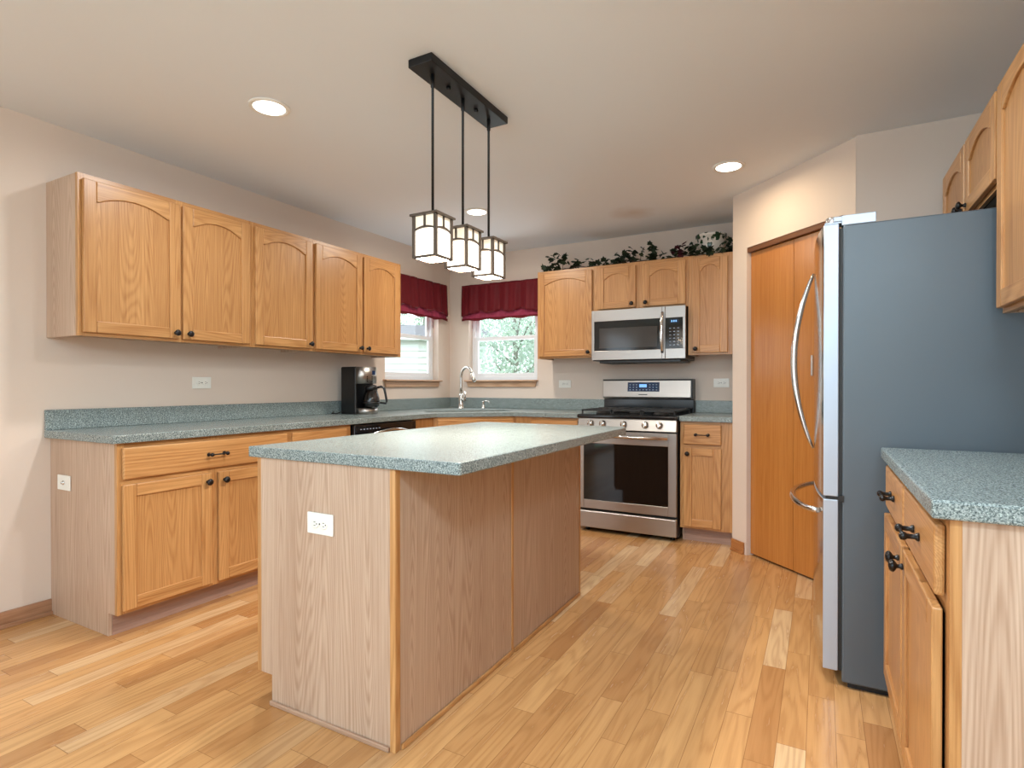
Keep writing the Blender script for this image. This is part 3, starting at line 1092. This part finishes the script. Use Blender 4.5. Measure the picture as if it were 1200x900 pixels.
on_guard(0.222, 1.085, 0.492, 1.162, 0.0015, 'display', M['display'], bgd)
on_guard(0.322, 1.120, 0.385, 1.146, 0.0022, 'digits', M['digit'], bgd)
for cx in range(9):
    for ry in range(3):
        if 3 <= cx <= 5 and ry > 0: continue
        x0, z0 = 0.238 + cx * 0.028, 1.096 + ry * 0.021
        y0 = 0.560 + 0.012 * (z0 - 1.040) / 0.138 - 0.0022
        MB().box(0, 0, 0, 0.012, 0.0006, 0.007).build('key', M['glyph'], bgd, (x0, y0, z0))
on_guard(0.318, 1.055, 0.392, 1.062, 0.0010, 'name_mark', M['slot'], bgd)

# ------------------------------------------------------------------ refrigerator
r = thing('refrigerator', 'tall stainless french door refrigerator with a blue-grey side, in front of the pantry door', 'refrigerator', (3.429, -1.440, 0), radians(-90))
FW = 0.914
MB().box(0.0, 0.0, 0.022, FW, 0.735, 1.733).build('housing', M['fridge_side'], r, (0, 0, 0), 0, 0.006, 3)
MB().box(0.02, 0.02, 0.0, FW - 0.02, 0.70, 0.0215).build('kick_grille', M['black'], r)
MB().box(0.012, -0.012, 0.06, FW - 0.012, -0.0005, 1.725).build('gasket', M['slot'], r)


def bow(x):
    t = (x / FW - 0.5) * 2
    return -0.062 - 0.036 * (1 - t * t) ** 0.9 if abs(t) < 1 else -0.062


def fridge_door(name, x0, x1, z0, z1):
    n = 14
    pts = [(x0, -0.0125)]
    ms = []
    front = [(x0 + (x1 - x0) * i / n, bow(x0 + (x1 - x0) * i / n)) for i in range(n + 1)]
    pts += front
    pts += [(x1, -0.0125)]
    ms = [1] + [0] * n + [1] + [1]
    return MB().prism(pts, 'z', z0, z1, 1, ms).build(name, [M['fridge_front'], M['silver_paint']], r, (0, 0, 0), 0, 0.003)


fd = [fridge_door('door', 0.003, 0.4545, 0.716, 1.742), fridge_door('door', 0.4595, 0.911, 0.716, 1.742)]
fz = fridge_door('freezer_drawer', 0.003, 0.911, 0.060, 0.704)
for dd, hx, s in ((fd[0], 0.426, -1), (fd[1], 0.488, 1)):
    pts, rr = [], []
    for i in range(25):
        t = i / 24
        bulge = sin(pi * t)
        pts.append((hx, bow(hx) - 0.004 - 0.078 * bulge ** 0.85, 0.852 + 0.782 * t))
        rr.append(0.005 + 0.013 * bulge ** 0.6)
    MB().tube(pts, rr, 12, 0, 0.72, (1, 0, 0)).build('handle', M['steel_smooth'], dd)
pts, rr = [], []
for i in range(25):
    t = i / 24
    xx = 0.10 + 0.714 * t
    pts.append((xx, bow(xx) - 0.004 - 0.082 * sin(pi * t) ** 0.55, 0.640))
    rr.append(0.011 + 0.005 * sin(pi * t))
MB().tube(pts, rr, 12, 0, 0.8).build('handle', M['steel_smooth'], fz)
for x0, s in ((0.004, 0), (FW - 0.084, 1)):
    mb = MB().box(x0, -0.004, 1.7335, x0 + 0.080, 0.105, 1.770, 0)
    mb.lathe([(0.021, 1.7425), (0.021, 1.768), (0.017, 1.771)], (x0 + 0.055 if s else x0 + 0.025, -0.036, 0), 'z', 18, 1)
    mb.box(x0 + 0.012, -0.060, 1.7425, x0 + 0.076, -0.004, 1.750, 0)
    mb.box(x0 + 0.012, -0.030, 1.7500, x0 + 0.079, -0.003, 1.768, 0)
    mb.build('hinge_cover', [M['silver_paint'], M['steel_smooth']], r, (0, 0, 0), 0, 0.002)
mb = MB().box(FW - 0.075, -0.055, 0.7045, FW - 0.006, 0.004, 0.7155).box(FW - 0.03, -0.012, 0.698, FW + 0.004, 0.006, 0.722)
mb.build('center_hinge', M['black'], r)

# ------------------------------------------------------------------ right side cabinets
R90 = radians(-90)
base('base_cabinet', 'oak base cabinet with two drawers over two doors beside the refrigerator',
     (3.578, -2.412, 0), R90, 1.020, 0.607, [(0.018, 0.488, 'r'), (0.522, 0.985, 'l')], [(0.018, 0.488, True), (0.522, 0.985, True)], None, 0.004)
r = thing('worktop', 'pale blue-grey speckled worktop beside the refrigerator', 'worktop', (0, 0, 0))
slab_from_faces('slab', [[(3.546, -2.402), (3.546, -3.453), (4.185, -3.453), (4.185, -2.402)]], CT, 0.038, M['counter'], r, 0.006)
MB().box(4.166, -3.452, CT + 0.0002, 4.1855, -2.403, CT + 0.10).build('backsplash', M['counter'], r, (0, 0, 0), 0, 0.003)
upper('wall_cabinet', 'tall oak wall cabinet above the worktop beside the refrigerator',
      (3.880, -2.402, 1.37), R90, 1.030, 0.765, 0.305, [(0.012, 0.500, 'r'), (0.530, 1.016, 'l')])
upper('wall_cabinet', 'short two-door oak wall cabinet over the refrigerator',
      (3.880, -1.466, 1.802), R90, 0.934, 0.333, 0.305, [(0.014, 0.456, 'r'), (0.480, 0.920, 'l')])

# ------------------------------------------------------------------ island
IX0, IX1, IY0, IY1 = 1.572, 2.2125, -3.450, -1.936
r = thing('kitchen_island', 'oak kitchen island in the middle of the floor with a pale end panel', 'kitchen island', (0, 0, 0))
# end panels notched over the toe space on the cabinet side
prof = [(IX0 + 0.019, 0.105), (IX0 + 0.019, BH), (IX1 - 0.022, BH), (IX1 - 0.022, 0), (IX0 + 0.075, 0), (IX0 + 0.075, 0.105)]
MB().prism(prof, 'y', IY0, IY0 + 0.016).build('end_panel', M['lam_v'], r)
MB().prism(prof, 'y', IY1 - 0.016, IY1).build('end_panel', M['lam_v'], r)
MB().box(IX1 - 0.0215, IY0 - 0.003, 0, IX1 + 0.0015, IY0 + 0.022, BH).build('corner_post', M['oak_v'], r, (0, 0, 0), 0, 0.003)
mid = -2.701
MB().box(IX1 - 0.016, IY0 + 0.0225, 0, IX1, mid - 0.006, BH).build('back_panel', M['lam_v'], r)
MB().box(IX1 - 0.016, mid + 0.006, 0, IX1, IY1 - 0.012, BH).build('back_panel', M['lam_v'], r)
MB().box(IX1 - 0.012, mid - 0.008, 0, IX1 + 0.003, mid + 0.008, BH).build('seam_batten', M['oak_v'], r, (0, 0, 0), 0, 0.002)
MB().box(IX1 - 0.012, IY1 - 0.0118, 0, IX1 + 0.003, IY1 + 0.003, BH).build('corner_batten', M['oak_v'], r, (0, 0, 0), 0, 0.002)
mb = MB().box(IX1 + 0.0005, IY0 + 0.0225, 0, IX1 + 0.010, mid - 0.0085, 0.018).box(IX1 + 0.0005, mid + 0.0085, 0, IX1 + 0.010, IY1 - 0.012, 0.018)
mb.build('shoe_molding', M['oak_y'], r, (0, 0, 0), 0, 0.003)
MB().box(IX0 + 0.072, IY0 - 0.010, 0, IX1 - 0.022, IY0 - 0.0005, 0.016).build('shoe_molding', M['lam_h'], r, (0, 0, 0), 0, 0.003)
MB().box(IX0 + 0.075, IY0 + 0.0165, 0, IX0 + 0.087, IY1 - 0.0165, 0.1045).build('toe_kick', M['toe'], r)
MB().box(IX0 + 0.019, IY0 + 0.0165, 0.105, IX1 - 0.018, IY1 - 0.0165, 0.121).build('bottom', M['lam_v'], r)
# cabinet fronts face the sink side
fr = bpy.data.objects.new('front', None)
COL.objects.link(fr)
fr.parent = r
fr.location = (IX0 + 0.019, IY1, 0)
fr.rotation_euler = (0, 0, R90)
IWD = IY1 - IY0
mb = MB()
for a in (0, IWD / 2 - 0.02, IWD - 0.04): mb.box(a, -0.019, 0.105, a + 0.04, -0.0005, BH, 0)
for (a, b) in ((0.105, 0.14), (0.675, 0.725), (0.841, BH)):
    mb.box(0.04, -0.0187, a, IWD / 2 - 0.02, -0.0005, b, 1).box(IWD / 2 + 0.02, -0.0187, a, IWD - 0.04, -0.0005, b, 1)
mb.box(0.03, -0.005, 0.12, IWD - 0.03, -0.0005, 0.86, 1)
mb.build('face_frame', [M['oak_v'], M['oak_h']], fr)
for i in range(4):
    a = 0.020 + i * 0.371
    b = a + 0.350
    st = 0.056
    mb = MB().box(a, -0.039, 0.122, a + st, -0.020, 0.688, 0).box(b - st, -0.039, 0.122, b, -0.020, 0.688, 0)
    mb.box(a + st, -0.039, 0.122, b - st, -0.020, 0.122 + st, 1).box(a + st, -0.039, 0.688 - st, b - st, -0.020, 0.688, 1)
    mb.box(a + st - 0.004, -0.030, 0.172, b - st + 0.004, -0.022, 0.64, 0)
    kx = b - st / 2 if i % 2 == 0 else a + st / 2
    mb.lathe(KNOB_PROF, (kx, -0.0395, 0.646), 'y', 14, 2, -1)
    mb.build('door', [M['oak_v'], M['oak_h'], M['knob']], fr, (0, 0, 0), 0, 0.003)
    if i % 2 == 0:
        MB().box(a, -0.039, 0.712, a + 0.721, -0.020, 0.856).build('drawer', M['oak_h'], fr, (0, 0, 0), 0, 0.006)


def rounded(x0, y0, x1, y1, rs, n=6):
    pts = []
    for (cx, cy, sx, sy, a0), rr in zip(((x0, y0, 1, 1, 180), (x1, y0, -1, 1, 270), (x1, y1, -1, -1, 0), (x0, y1, 1, -1, 90)), rs):
        if rr < 1e-4:
            pts.append((cx, cy))
            continue
        for i in range(n + 1):
            a = radians(a0 + 90 * i / n)
            pts.append((cx + sx * rr + rr * cos(a), cy + sy * rr + rr * sin(a)))
    return pts


o = slab_from_faces('island_worktop', [rounded(1.537, -3.462, 2.458, -1.862, (0.004, 0.012, 0.05, 0.05))], CT, 0.038, M['counter'], None, 0.004)
tag(o, 'speckled green-grey laminate top of the kitchen island', 'worktop')


# ------------------------------------------------------------------ outlets
def outlet(label, loc, rotz, kind='duplex', group=None):
    r = thing('wall_outlet' if kind == 'duplex' else 'wall_jack', label, 'outlet', loc, rotz, group)
    pl = MB().box(-0.060, -0.006, -0.036, 0.060, 0.0, 0.036).build('cover_plate', M['plate'], r, (0, 0, 0), 0, 0.003)
    if kind == 'duplex':
        for s in (-1, 1):
            mb = MB().lathe([(0.0165, 0), (0.0165, 0.0022), (0.014, 0.003)], (s * 0.0205, -0.0061, 0), 'y', 18, 0, -1)
            for q in (-1, 1): mb.box(s * 0.0205 - 0.004, -0.0097, q * 0.0055 - 0.001, s * 0.0205 + 0.004, -0.0088, q * 0.0055 + 0.001, 1)
            mb.lathe([(0.0024, 0), (0.0024, 0.0008)], (s * 0.0205 + 0.0095, -0.0089, 0), 'y', 8, 1, -1)
            mb.build('socket', [M['plate'], M['slot']], r)
        MB().lathe([(0.003, 0), (0.003, 0.001)], (0, -0.0061, 0), 'y', 8, 0, -1).build('screw', M['slot'], r)
    else:
        MB().lathe([(0.011, 0), (0.011, 0.002), (0.006, 0.003), (0.0055, 0.010), (0.003, 0.011)], (0, -0.0061, 0), 'y', 14, 0, -1).build('socket', M['nickel'], r)
    return r


outlet('white double outlet on the wall under the left wall cabinets', (0.0005, -2.659, 1.152), L90)
outlet('white double outlet on the back wall left of the stove', (1.290, -0.0005, 1.150), 0)
outlet('white double outlet on the back wall right of the stove', (2.656, -0.0005, 1.156), 0)
outlet('white double outlet on the pale end panel of the island', (1.893, IY0 - 0.0005, 0.672), 0)
outlet('white single jack plate on the end panel of the left base cabinet', (0.145, -3.4408, 0.664), 0, 'jack')

# ------------------------------------------------------------------ coffee maker
r = thing('coffee_maker', 'black and stainless drip coffee maker on the left worktop by the window', 'coffee maker', (0.085, -1.49, CT))
MB().box(0, -0.10, 0.0008, 0.155, 0.10, 0.366).build('housing', M['black'], r, (0, 0, 0), 0, 0.010, 3)


def dshape(x0, hw, depth, n=12):
    pts = [(x0, hw)] + [(x0 + depth * sin(pi * i / n) ** 0.8, hw * cos(pi * i / n)) for i in range(1, n)] + [(x0, -hw)]
    return pts


MB().prism(dshape(0.1555, 0.098, 0.075), 'z', 0.236, 0.364, 0, None, True).build('brew_head', M['steel'], r)
hp = r
mb = MB()
mb.box(0.2296, 0.000, 0.304, 0.2312, 0.034, 0.336)
mb.build('display', M['display'], r)
for zz in (0.255, 0.272, 0.288):
    for yy in (-0.045, 0.0, 0.03):
        MB().lathe([(0.006, 0), (0.006, 0.002)], (0, 0, 0), 'x', 10).build('button', M['black'], r, (0.2290 - abs(yy) * 0.12, yy, zz))
MB().prism(dshape(0.1555, 0.090, 0.10), 'z', 0.0008, 0.046, 0, None, True).build('warming_base', M['steel'], r)
ca = MB().lathe([(0.045, 0.048), (0.058, 0.060), (0.064, 0.090), (0.062, 0.125), (0.050, 0.165), (0.044, 0.185)], (0.222, 0, 0), 'z', 26).build('carafe', M['carafe'], r)
mb = MB().lathe([(0.047, 0.186), (0.049, 0.205), (0.040, 0.222), (0.012, 0.228)], (0.222, 0, 0), 'z', 24)
hd = (cos(radians(38)), sin(radians(38)))
cx, cy = 0.222, 0.0
pts = [(cx + hd[0] * d, cy + hd[1] * d, z) for d, z in ((0.044, 0.205), (0.075, 0.212), (0.098, 0.200), (0.108, 0.15), (0.116, 0.10), (0.110, 0.082), (0.066, 0.088))]
mb.tube(pts, [0.009, 0.010, 0.010, 0.009, 0.009, 0.009, 0.007], 10)
mb.lathe([(0.0635, 0.080), (0.0658, 0.082), (0.0660, 0.092), (0.064, 0.094)], (cx, cy, 0), 'z', 24)
mb.build('carafe_handle', M['black'], r)
MB().lathe([(0.040, 0.050), (0.056, 0.062), (0.0605, 0.085), (0.0605, 0.10)], (0.222, 0, 0), 'z', 24).build('coffee', M['black_gloss'], r)
MB().tube([(0.02, -0.101, 0.02), (0.0, -0.14, 0.006), (-0.03, -0.16, 0.006), (-0.055, -0.12, 0.02)], 0.0045, 8).build('cord', M['black'], r)


# ------------------------------------------------------------------ window valances
def valance(label, loc, rotz, w, group=None):
    """Local: x along the window, -y into the room; z from the hem up."""
    r = thing('window_valance', label, 'valance', loc, rotz, group)
    nx, nz = 90, 12

    def wave(s, z, amp):
        return amp * (1.1 * abs(sin(s * pi * 4.0)) ** 0.7 - 0.6 + 0.35 * sin(s * 2 * pi * 7.3 + 0.6 + z * 4) + 0.18 * sin(s * 2 * pi * 15.7 + 1.9))

    def sheet(zlo, zhi, y0, amp, flare):
        v, f = [], []
        for i in range(nx + 1):
            s = i / nx
            for j in range(nz + 1):
                t = j / nz
                lo = zlo(s)
                z = lo + (zhi - lo) * t
                y = -y0 - wave(s, z, amp) * (1 - 0.55 * t) - flare * (1 - t)
                v.append((s * w, y, z))
        for i in range(nx):
            for j in range(nz):
                a = i * (nz + 1) + j
                f.append([a, a + nz + 1, a + nz + 2, a + 1])
        return v, f
    H = 0.355

    def end_returns(v, f, n):
        # wrap the cloth back to the wall at both ends
        o = len(v)
        for e, base in ((0, 0), (1, nx * (nz + 1))):
            st = len(v)
            for j in range(n + 1):
                p = v[base + j]
                v.append((p[0], -0.004, p[2]))
            for j in range(n): f.append([base + j, base + j + 1, st + j + 1, st + j])
    scal = lambda s: 0.092 - 0.030 * abs(sin(s * pi * 4.0)) ** 0.8 - 0.045 * (max(0, 1 - s * 9) + max(0, 1 - (1 - s) * 9))
    for nm, zl, zh, y0, amp, fl, mt in (('drape', scal, H, 0.054, 0.026, 0.012, M['burgundy']),
                                       ('ruffle', lambda s: 0.012 + 0.006 * sin(s * 23), 0.20, 0.034, 0.013, 0.010, M['ruffle']),
                                       ('hem', lambda s: 0.0 + 0.006 * sin(s * 23), 0.022, 0.050, 0.008, 0.002, M['burgundy'])):
        v, f = sheet(zl, zh, y0, amp, fl)
        if nm == 'drape': end_returns(v, f, nz)
        o = MB().add(v, f, 0, True).build(nm, mt, r)
        sd = o.modifiers.new('thick', 'SOLIDIFY')
        sd.thickness = 0.002
    MB().tube([(0.004, -0.018, H - 0.05), (w - 0.004, -0.018, H - 0.05)], 0.006, 10).build('rod', M['white_paint'], r)
    return r


valance('burgundy cloth valance over the window beside the left wall cabinets', (0.0, -1.010, 1.786), L90, 0.905)
valance('burgundy cloth valance over the window in the back wall', (0.185, 0.0, 1.782), 0, 0.895)

# ------------------------------------------------------------------ pendant light
r = thing('pendant_light', 'dark bronze island pendant with three lit square lanterns on rods', 'pendant light', (1.966, -2.707, RZ))
mb = MB().box(-0.058, -0.306, -0.034, 0.058, 0.306, -0.0005)
can = mb.build('canopy', M['bronze'], r, (0, 0, 0), 0, 0.003)
for yy in (-0.11, 0.11): MB().lathe([(0.007, -0.048), (0.010, -0.044), (0.010, -0.0345)], (0, yy, 0), 'z', 12).build('finial', M['knob'], can)
LB, LT = 1.648 - RZ, 1.817 - RZ
for yy in (-0.221, 0.0, 0.221):
    mb = MB().tube([(0, yy, -0.0345), (0, yy, -0.085), (0, yy, -0.09), (0, yy, LT + 0.016)], [0.0085, 0.0085, 0.0055, 0.0055], 10)
    mb.build('rod', M['bronze'], r)
    q, b = 0.053, 0.0062
    mb = MB()
    mb.prism([(-0.067, -0.067), (0.067, -0.067), (0.067, 0.067), (-0.067, 0.067)], 'z', LT, LT + 0.008)
    mb.add([(-0.060, -0.060, LT + 0.008), (0.060, -0.060, LT + 0.008), (0.060, 0.060, LT + 0.008), (-0.060, 0.060, LT + 0.008), (-0.012, -0.012, LT + 0.020), (0.012, -0.012, LT + 0.020), (0.012, 0.012, LT + 0.020), (-0.012, 0.012, LT + 0.020)],
           [(0, 3, 2, 1), (4, 5, 6, 7), (0, 1, 5, 4), (1, 2, 6, 5), (2, 3, 7, 6), (3, 0, 4, 7)])
    for sx in (-1, 1):
        for sy in (-1, 1): mb.box(sx * q - b, sy * q - b, LB, sx * q + b, sy * q + b, LT)
    zr = LT - 0.058
    for (ax, s) in (('x', -1), ('x', 1), ('y', -1), ('y', 1)):
        n = 8
        arc = []
        for i in range(n + 1):
            t = -q + 2 * q * i / n
            arc.append((t, zr + 0.012 * (1 - (t / q) ** 2)))
        poly = [(t, z - 0.004) for t, z in arc] + [(t, z + 0.004) for t, z in reversed(arc)]
        mb.prism(poly, 'y' if ax == 'x' else 'x', s * q - 0.0035, s * q + 0.0035)
        bars = ((-q, q, LB, LB + 0.009), (-0.0045, 0.0045, zr + 0.012, LT))
        for (t0, t1, z0, z1) in bars:
            if ax == 'x': mb.box(t0, s * q - 0.0035, z0, t1, s * q + 0.0035, z1)
            else: mb.box(s * q - 0.0035, t0, z0, s * q + 0.0035, t1, z1)
    ln = mb.build('lantern', M['lantern_bronze'], r, (0, yy, 0))
    g = 0.0505
    mb = MB()
    for (ax, s) in (('x', -1), ('x', 1), ('y', -1), ('y', 1)):
        for (z0, z1, mi) in ((LB + 0.004, zr + 0.004, 0), (zr + 0.004, LT - 0.0005, 1)):
            if ax == 'x': mb.box(-g, s * g - 0.0015, z0, g, s * g + 0.0015, z1, mi)
            else: mb.box(s * g - 0.0015, -g + 0.0016, z0, s * g + 0.0015, g - 0.0016, z1, mi)
    mb.build('glass_shade', [M['shade_lit'], M['shade_top']], ln)
    MB().lathe([(0.012, LT - 0.002), (0.012, LT - 0.04), (0.026, LT - 0.065), (0.030, LT - 0.09), (0.024, LT - 0.115), (0.005, LT - 0.125)], (0, 0, 0), 'z', 16).build('bulb', M['bulb'], ln)
    area_light('lantern_downlight', (0, 0, LB + 0.012), (0, 0, 0), 0.085, 0.085, PENDANT_POWER, WARM, ln)

# ------------------------------------------------------------------ recessed ceiling lights
for lab, x, y, pw, lc in (('lit recessed ceiling light near the left wall cabinets, closest to the camera', 1.094, -3.023, 1.0, (0.92, 0.97, 1.0)),
                          ('lit recessed ceiling light in front of the pantry door', 2.874, -1.237, 0.42, (1.0, 0.80, 0.54)),
                          ('lit recessed ceiling light by the corner sink, seen between the pendant rods', 1.096, -1.213, 1.4, (1.0, 0.92, 0.80)),
                          ('added unseen recessed ceiling light above the open floor in front of the refrigerator', 2.874, -3.023, 1.9, (0.90, 0.96, 1.0))):  # last one added out of view to light the right-hand floor and worktop
    r = thing('recessed_light', lab, 'ceiling light', (x, y, RZ), 0, 'recessed ceiling lights')
    MB().lathe([(0.092, -0.0005), (0.092, -0.004), (0.084, -0.007), (0.072, -0.007), (0.070, -0.0005)], (0, 0, 0), 'z', 32).build('trim_ring', M['white_paint'], r)
    MB().lathe([(0.0695, -0.0006), (0.0695, -0.0055), (0.05, -0.008), (0.01, -0.009)], (0, 0, 0), 'z', 32).build('lens', M['can_lens'], r)
    area_light('can_light', (0, 0, -0.012), (0, 0, 0), 0.13, 0.13, CAN_POWER * pw, lc, r, 'DISK', radians(172))

# ------------------------------------------------------------------ pot and ivy on top of the back cabinets
CTOP = 2.1352
r = thing('flower_pot', 'white pot painted with green ivy on top of the cabinet by the pantry', 'pot', (2.596, -0.135, CTOP))
MB().lathe([(0.074, 0.0), (0.080, 0.004), (0.095, 0.09), (0.106, 0.158), (0.116, 0.164), (0.118, 0.182), (0.112, 0.186), (0.104, 0.182), (0.098, 0.170)], (0, 0, 0), 'z', 32).build('bowl', M['pot'], r)
MB().lathe([(0.094, 0.169), (0.098, 0.173), (0.05, 0.188), (0.01, 0.192)], (0, 0, 0), 'z', 24).build('filling', M['soil'], r)


def ivy_leaf(mb, c, size, yaw, pitch, roll, m=0):
    out = [(0, 0), (0.22, -0.12), (0.50, 0.10), (0.36, 0.32), (0.42, 0.62), (0.16, 0.66), (0, 1.0),
           (-0.16, 0.66), (-0.42, 0.62), (-0.36, 0.32), (-0.50, 0.10), (-0.22, -0.12)]
    Rm = Matrix.Rotation(yaw, 3, 'Z') @ Matrix.Rotation(pitch, 3, 'X') @ Matrix.Rotation(roll, 3, 'Y')
    v = [Vector(c) + Rm @ Vector((x * size, y * size, -abs(x) * 0.28 * size - y * y * 0.15 * size)) for x, y in out]
    v.append(Vector(c) + Rm @ Vector((0, 0.35 * size, 0.0)))
    n = len(out)
    mb.add(v, [[i, (i + 1) % n, n] for i in range(n)], m, False)


rnd = random.Random(11)
r = thing('ivy_garland', 'dark artificial ivy garland lying along the tops of the back cabinets', 'garland', (0, 0, CTOP))
path = []
for i in range(60):
    t = i / 59
    path.append((1.17 + 1.52 * t, -0.25 + 0.035 * sin(t * 21), 0.009 + 0.010 * abs(sin(t * 33))))
clear = lambda p: (p[0] - 2.600) ** 2 + (p[1] + 0.175) ** 2 > 0.085 ** 2
mbs = MB().tube(path, 0.004, 6)
mg, mw = MB(), MB()
CL = [(1.22, 0.06, 22, 0), (1.30, 0.13, 34, 0), (1.37, 0.16, 30, 0), (1.50, 0.08, 34, 0), (1.66, 0.07, 30, 0), (1.78, 0.06, 18, 0), (1.86, 0.10, 34, 0),
      (1.94, 0.09, 44, 0), (2.02, 0.11, 26, 0), (2.16, 0.13, 44, 0), (2.26, 0.07, 14, 0), (2.34, 0.09, 22, 0), (2.40, 0.10, 30, 1), (2.50, 0.09, 30, 0), (2.60, 0.03, 26, 0), (2.72, 0.04, 20, 0), (2.755, 0.10, 26, 0)]
for (cx, hh, n, wine) in CL:
    for i in range(int(n * 0.62)):
        p = (cx + rnd.gauss(0, 0.023), -0.255 + rnd.uniform(-0.055, 0.075), 0.012 + rnd.random() ** 1.3 * hh)
        if p[0] > 2.78: continue
        if cx > 2.45 and (p[0] - 2.600) ** 2 + (p[1] + 0.15) ** 2 < 0.135 ** 2:
            p = (p[0], -0.300 + rnd.uniform(-0.012, 0.006), p[2])
        ivy_leaf(mw if (wine and rnd.random() < 0.8) else mg, p, rnd.uniform(0.036, 0.062), rnd.uniform(0, 2 * pi), rnd.uniform(-0.9, 1.1), rnd.uniform(-0.6, 0.6))
# a few upright tendrils
for (tx, th) in ((1.385, 0.15), (2.075, 0.13), (2.48, 0.11)):
    mbs.tube([(tx - 0.02, -0.24, 0.01), (tx - 0.005, -0.235, th * 0.6), (tx + 0.015, -0.23, th)], 0.0025, 6)
    for k in range(4): ivy_leaf(mg, (tx + rnd.uniform(-0.02, 0.02), -0.235, th * (0.6 + 0.12 * k)), 0.034, rnd.uniform(0, 6), 0.7, 0.2)
mbs.build('stem', M['stem'], r)
mg.build('leaves', M['leaf_dark'], r, fix=False)
mw.build('wine_leaves', M['leaf_wine'], r, fix=False)['label'] = 'wine red leaves'

# ------------------------------------------------------------------ outside
struct(MB().box(-16, -12, -0.75, 14, 16, -0.55).build('lawn', M['lawn']), 'lawn outside the windows', 'lawn')
r = thing('neighbor_house', 'white sided house with a grey roof seen through the left window', 'house', (-4.3, 3.6, -0.55), radians(42))
mb = MB()
for i in range(21):
    z = i * 0.125
    mb.prism([(0.0, z), (-0.032, z), (-0.004, z + 0.125), (0.0, z + 0.125)], 'x', -5.0, 2.2)
mb.box(-5.0, 0.0, 0, 2.2, 3.0, 2.63)
mb.build('siding', M['siding'], r)
MB().prism([(-0.16, 2.60), (-0.16, 2.66), (1.5, 3.05), (3.2, 2.66), (3.2, 2.60), (1.5, 2.98)], 'x', -5.2, 2.4).build('roof', M['shingle'], r)
MB().box(-5.2, -0.22, 2.58, 2.4, -0.1605, 2.65).build('gutter', M['vinyl'], r)


def tree(label, x, y, h, rad, nleaf, mat, seed):
    rn = random.Random(seed)
    r = thing('tree', label, 'tree', (x, y, -0.55), 0, 'trees outside the windows')
    mb = MB().tube([(0, 0, 0), (0.05, 0.03, h * 0.3), (0.02, -0.04, h * 0.6), (0, 0, h * 0.9)], [0.07, 0.05, 0.035, 0.015], 9)
    for k in range(9):
        a = k * 2.4
        z0 = h * (0.25 + 0.06 * k)
        mb.tube([(0.03, 0, z0), (rad * 0.4 * cos(a), rad * 0.4 * sin(a), z0 + 0.35), (rad * 0.8 * cos(a), rad * 0.8 * sin(a), z0 + 0.55)], [0.018, 0.012, 0.006], 6)
    mb.build('trunk', M['bark'], r)
    mb = MB()
    cl = [(rn.gauss(0, rad * 0.42), rn.gauss(0, rad * 0.42), h * (0.22 + 0.72 * rn.random())) for _ in range(46)]
    for i in range(nleaf):
        c = cl[rn.randrange(len(cl))]
        p = Vector((c[0] + rn.gauss(0, 0.20), c[1] + rn.gauss(0, 0.20), c[2] + rn.gauss(0, 0.20)))
        s = rn.uniform(0.05, 0.10)
        Rm = Matrix.Rotation(rn.uniform(0, 6.3), 3, 'Z') @ Matrix.Rotation(rn.uniform(-1.2, 1.2), 3, 'X')
        mb.add([p + Rm @ Vector(q) for q in ((0, 0, 0), (s * 0.32, s * 0.5, s * 0.06), (0, s, 0), (-s * 0.32, s * 0.5, s * 0.06))], [(0, 1, 2, 3)], 0, False)
    mb.build('leaves', mat, r, fix=False)
    return r


tree('pale green leafy tree close behind the back window', -0.80, 2.9, 4.0, 0.95, 9000, M['tree_leaf_b'], 1)
tree('green leafy tree farther back, filling the left part of the back window', -3.4, 8.6, 5.2, 1.5, 15000, M['tree_leaf'], 2)
tree('bushy green tree seen over the neighbor roof through the left window', -8.7, 10.9, 6.0, 1.9, 12000, M['tree_leaf'], 3)
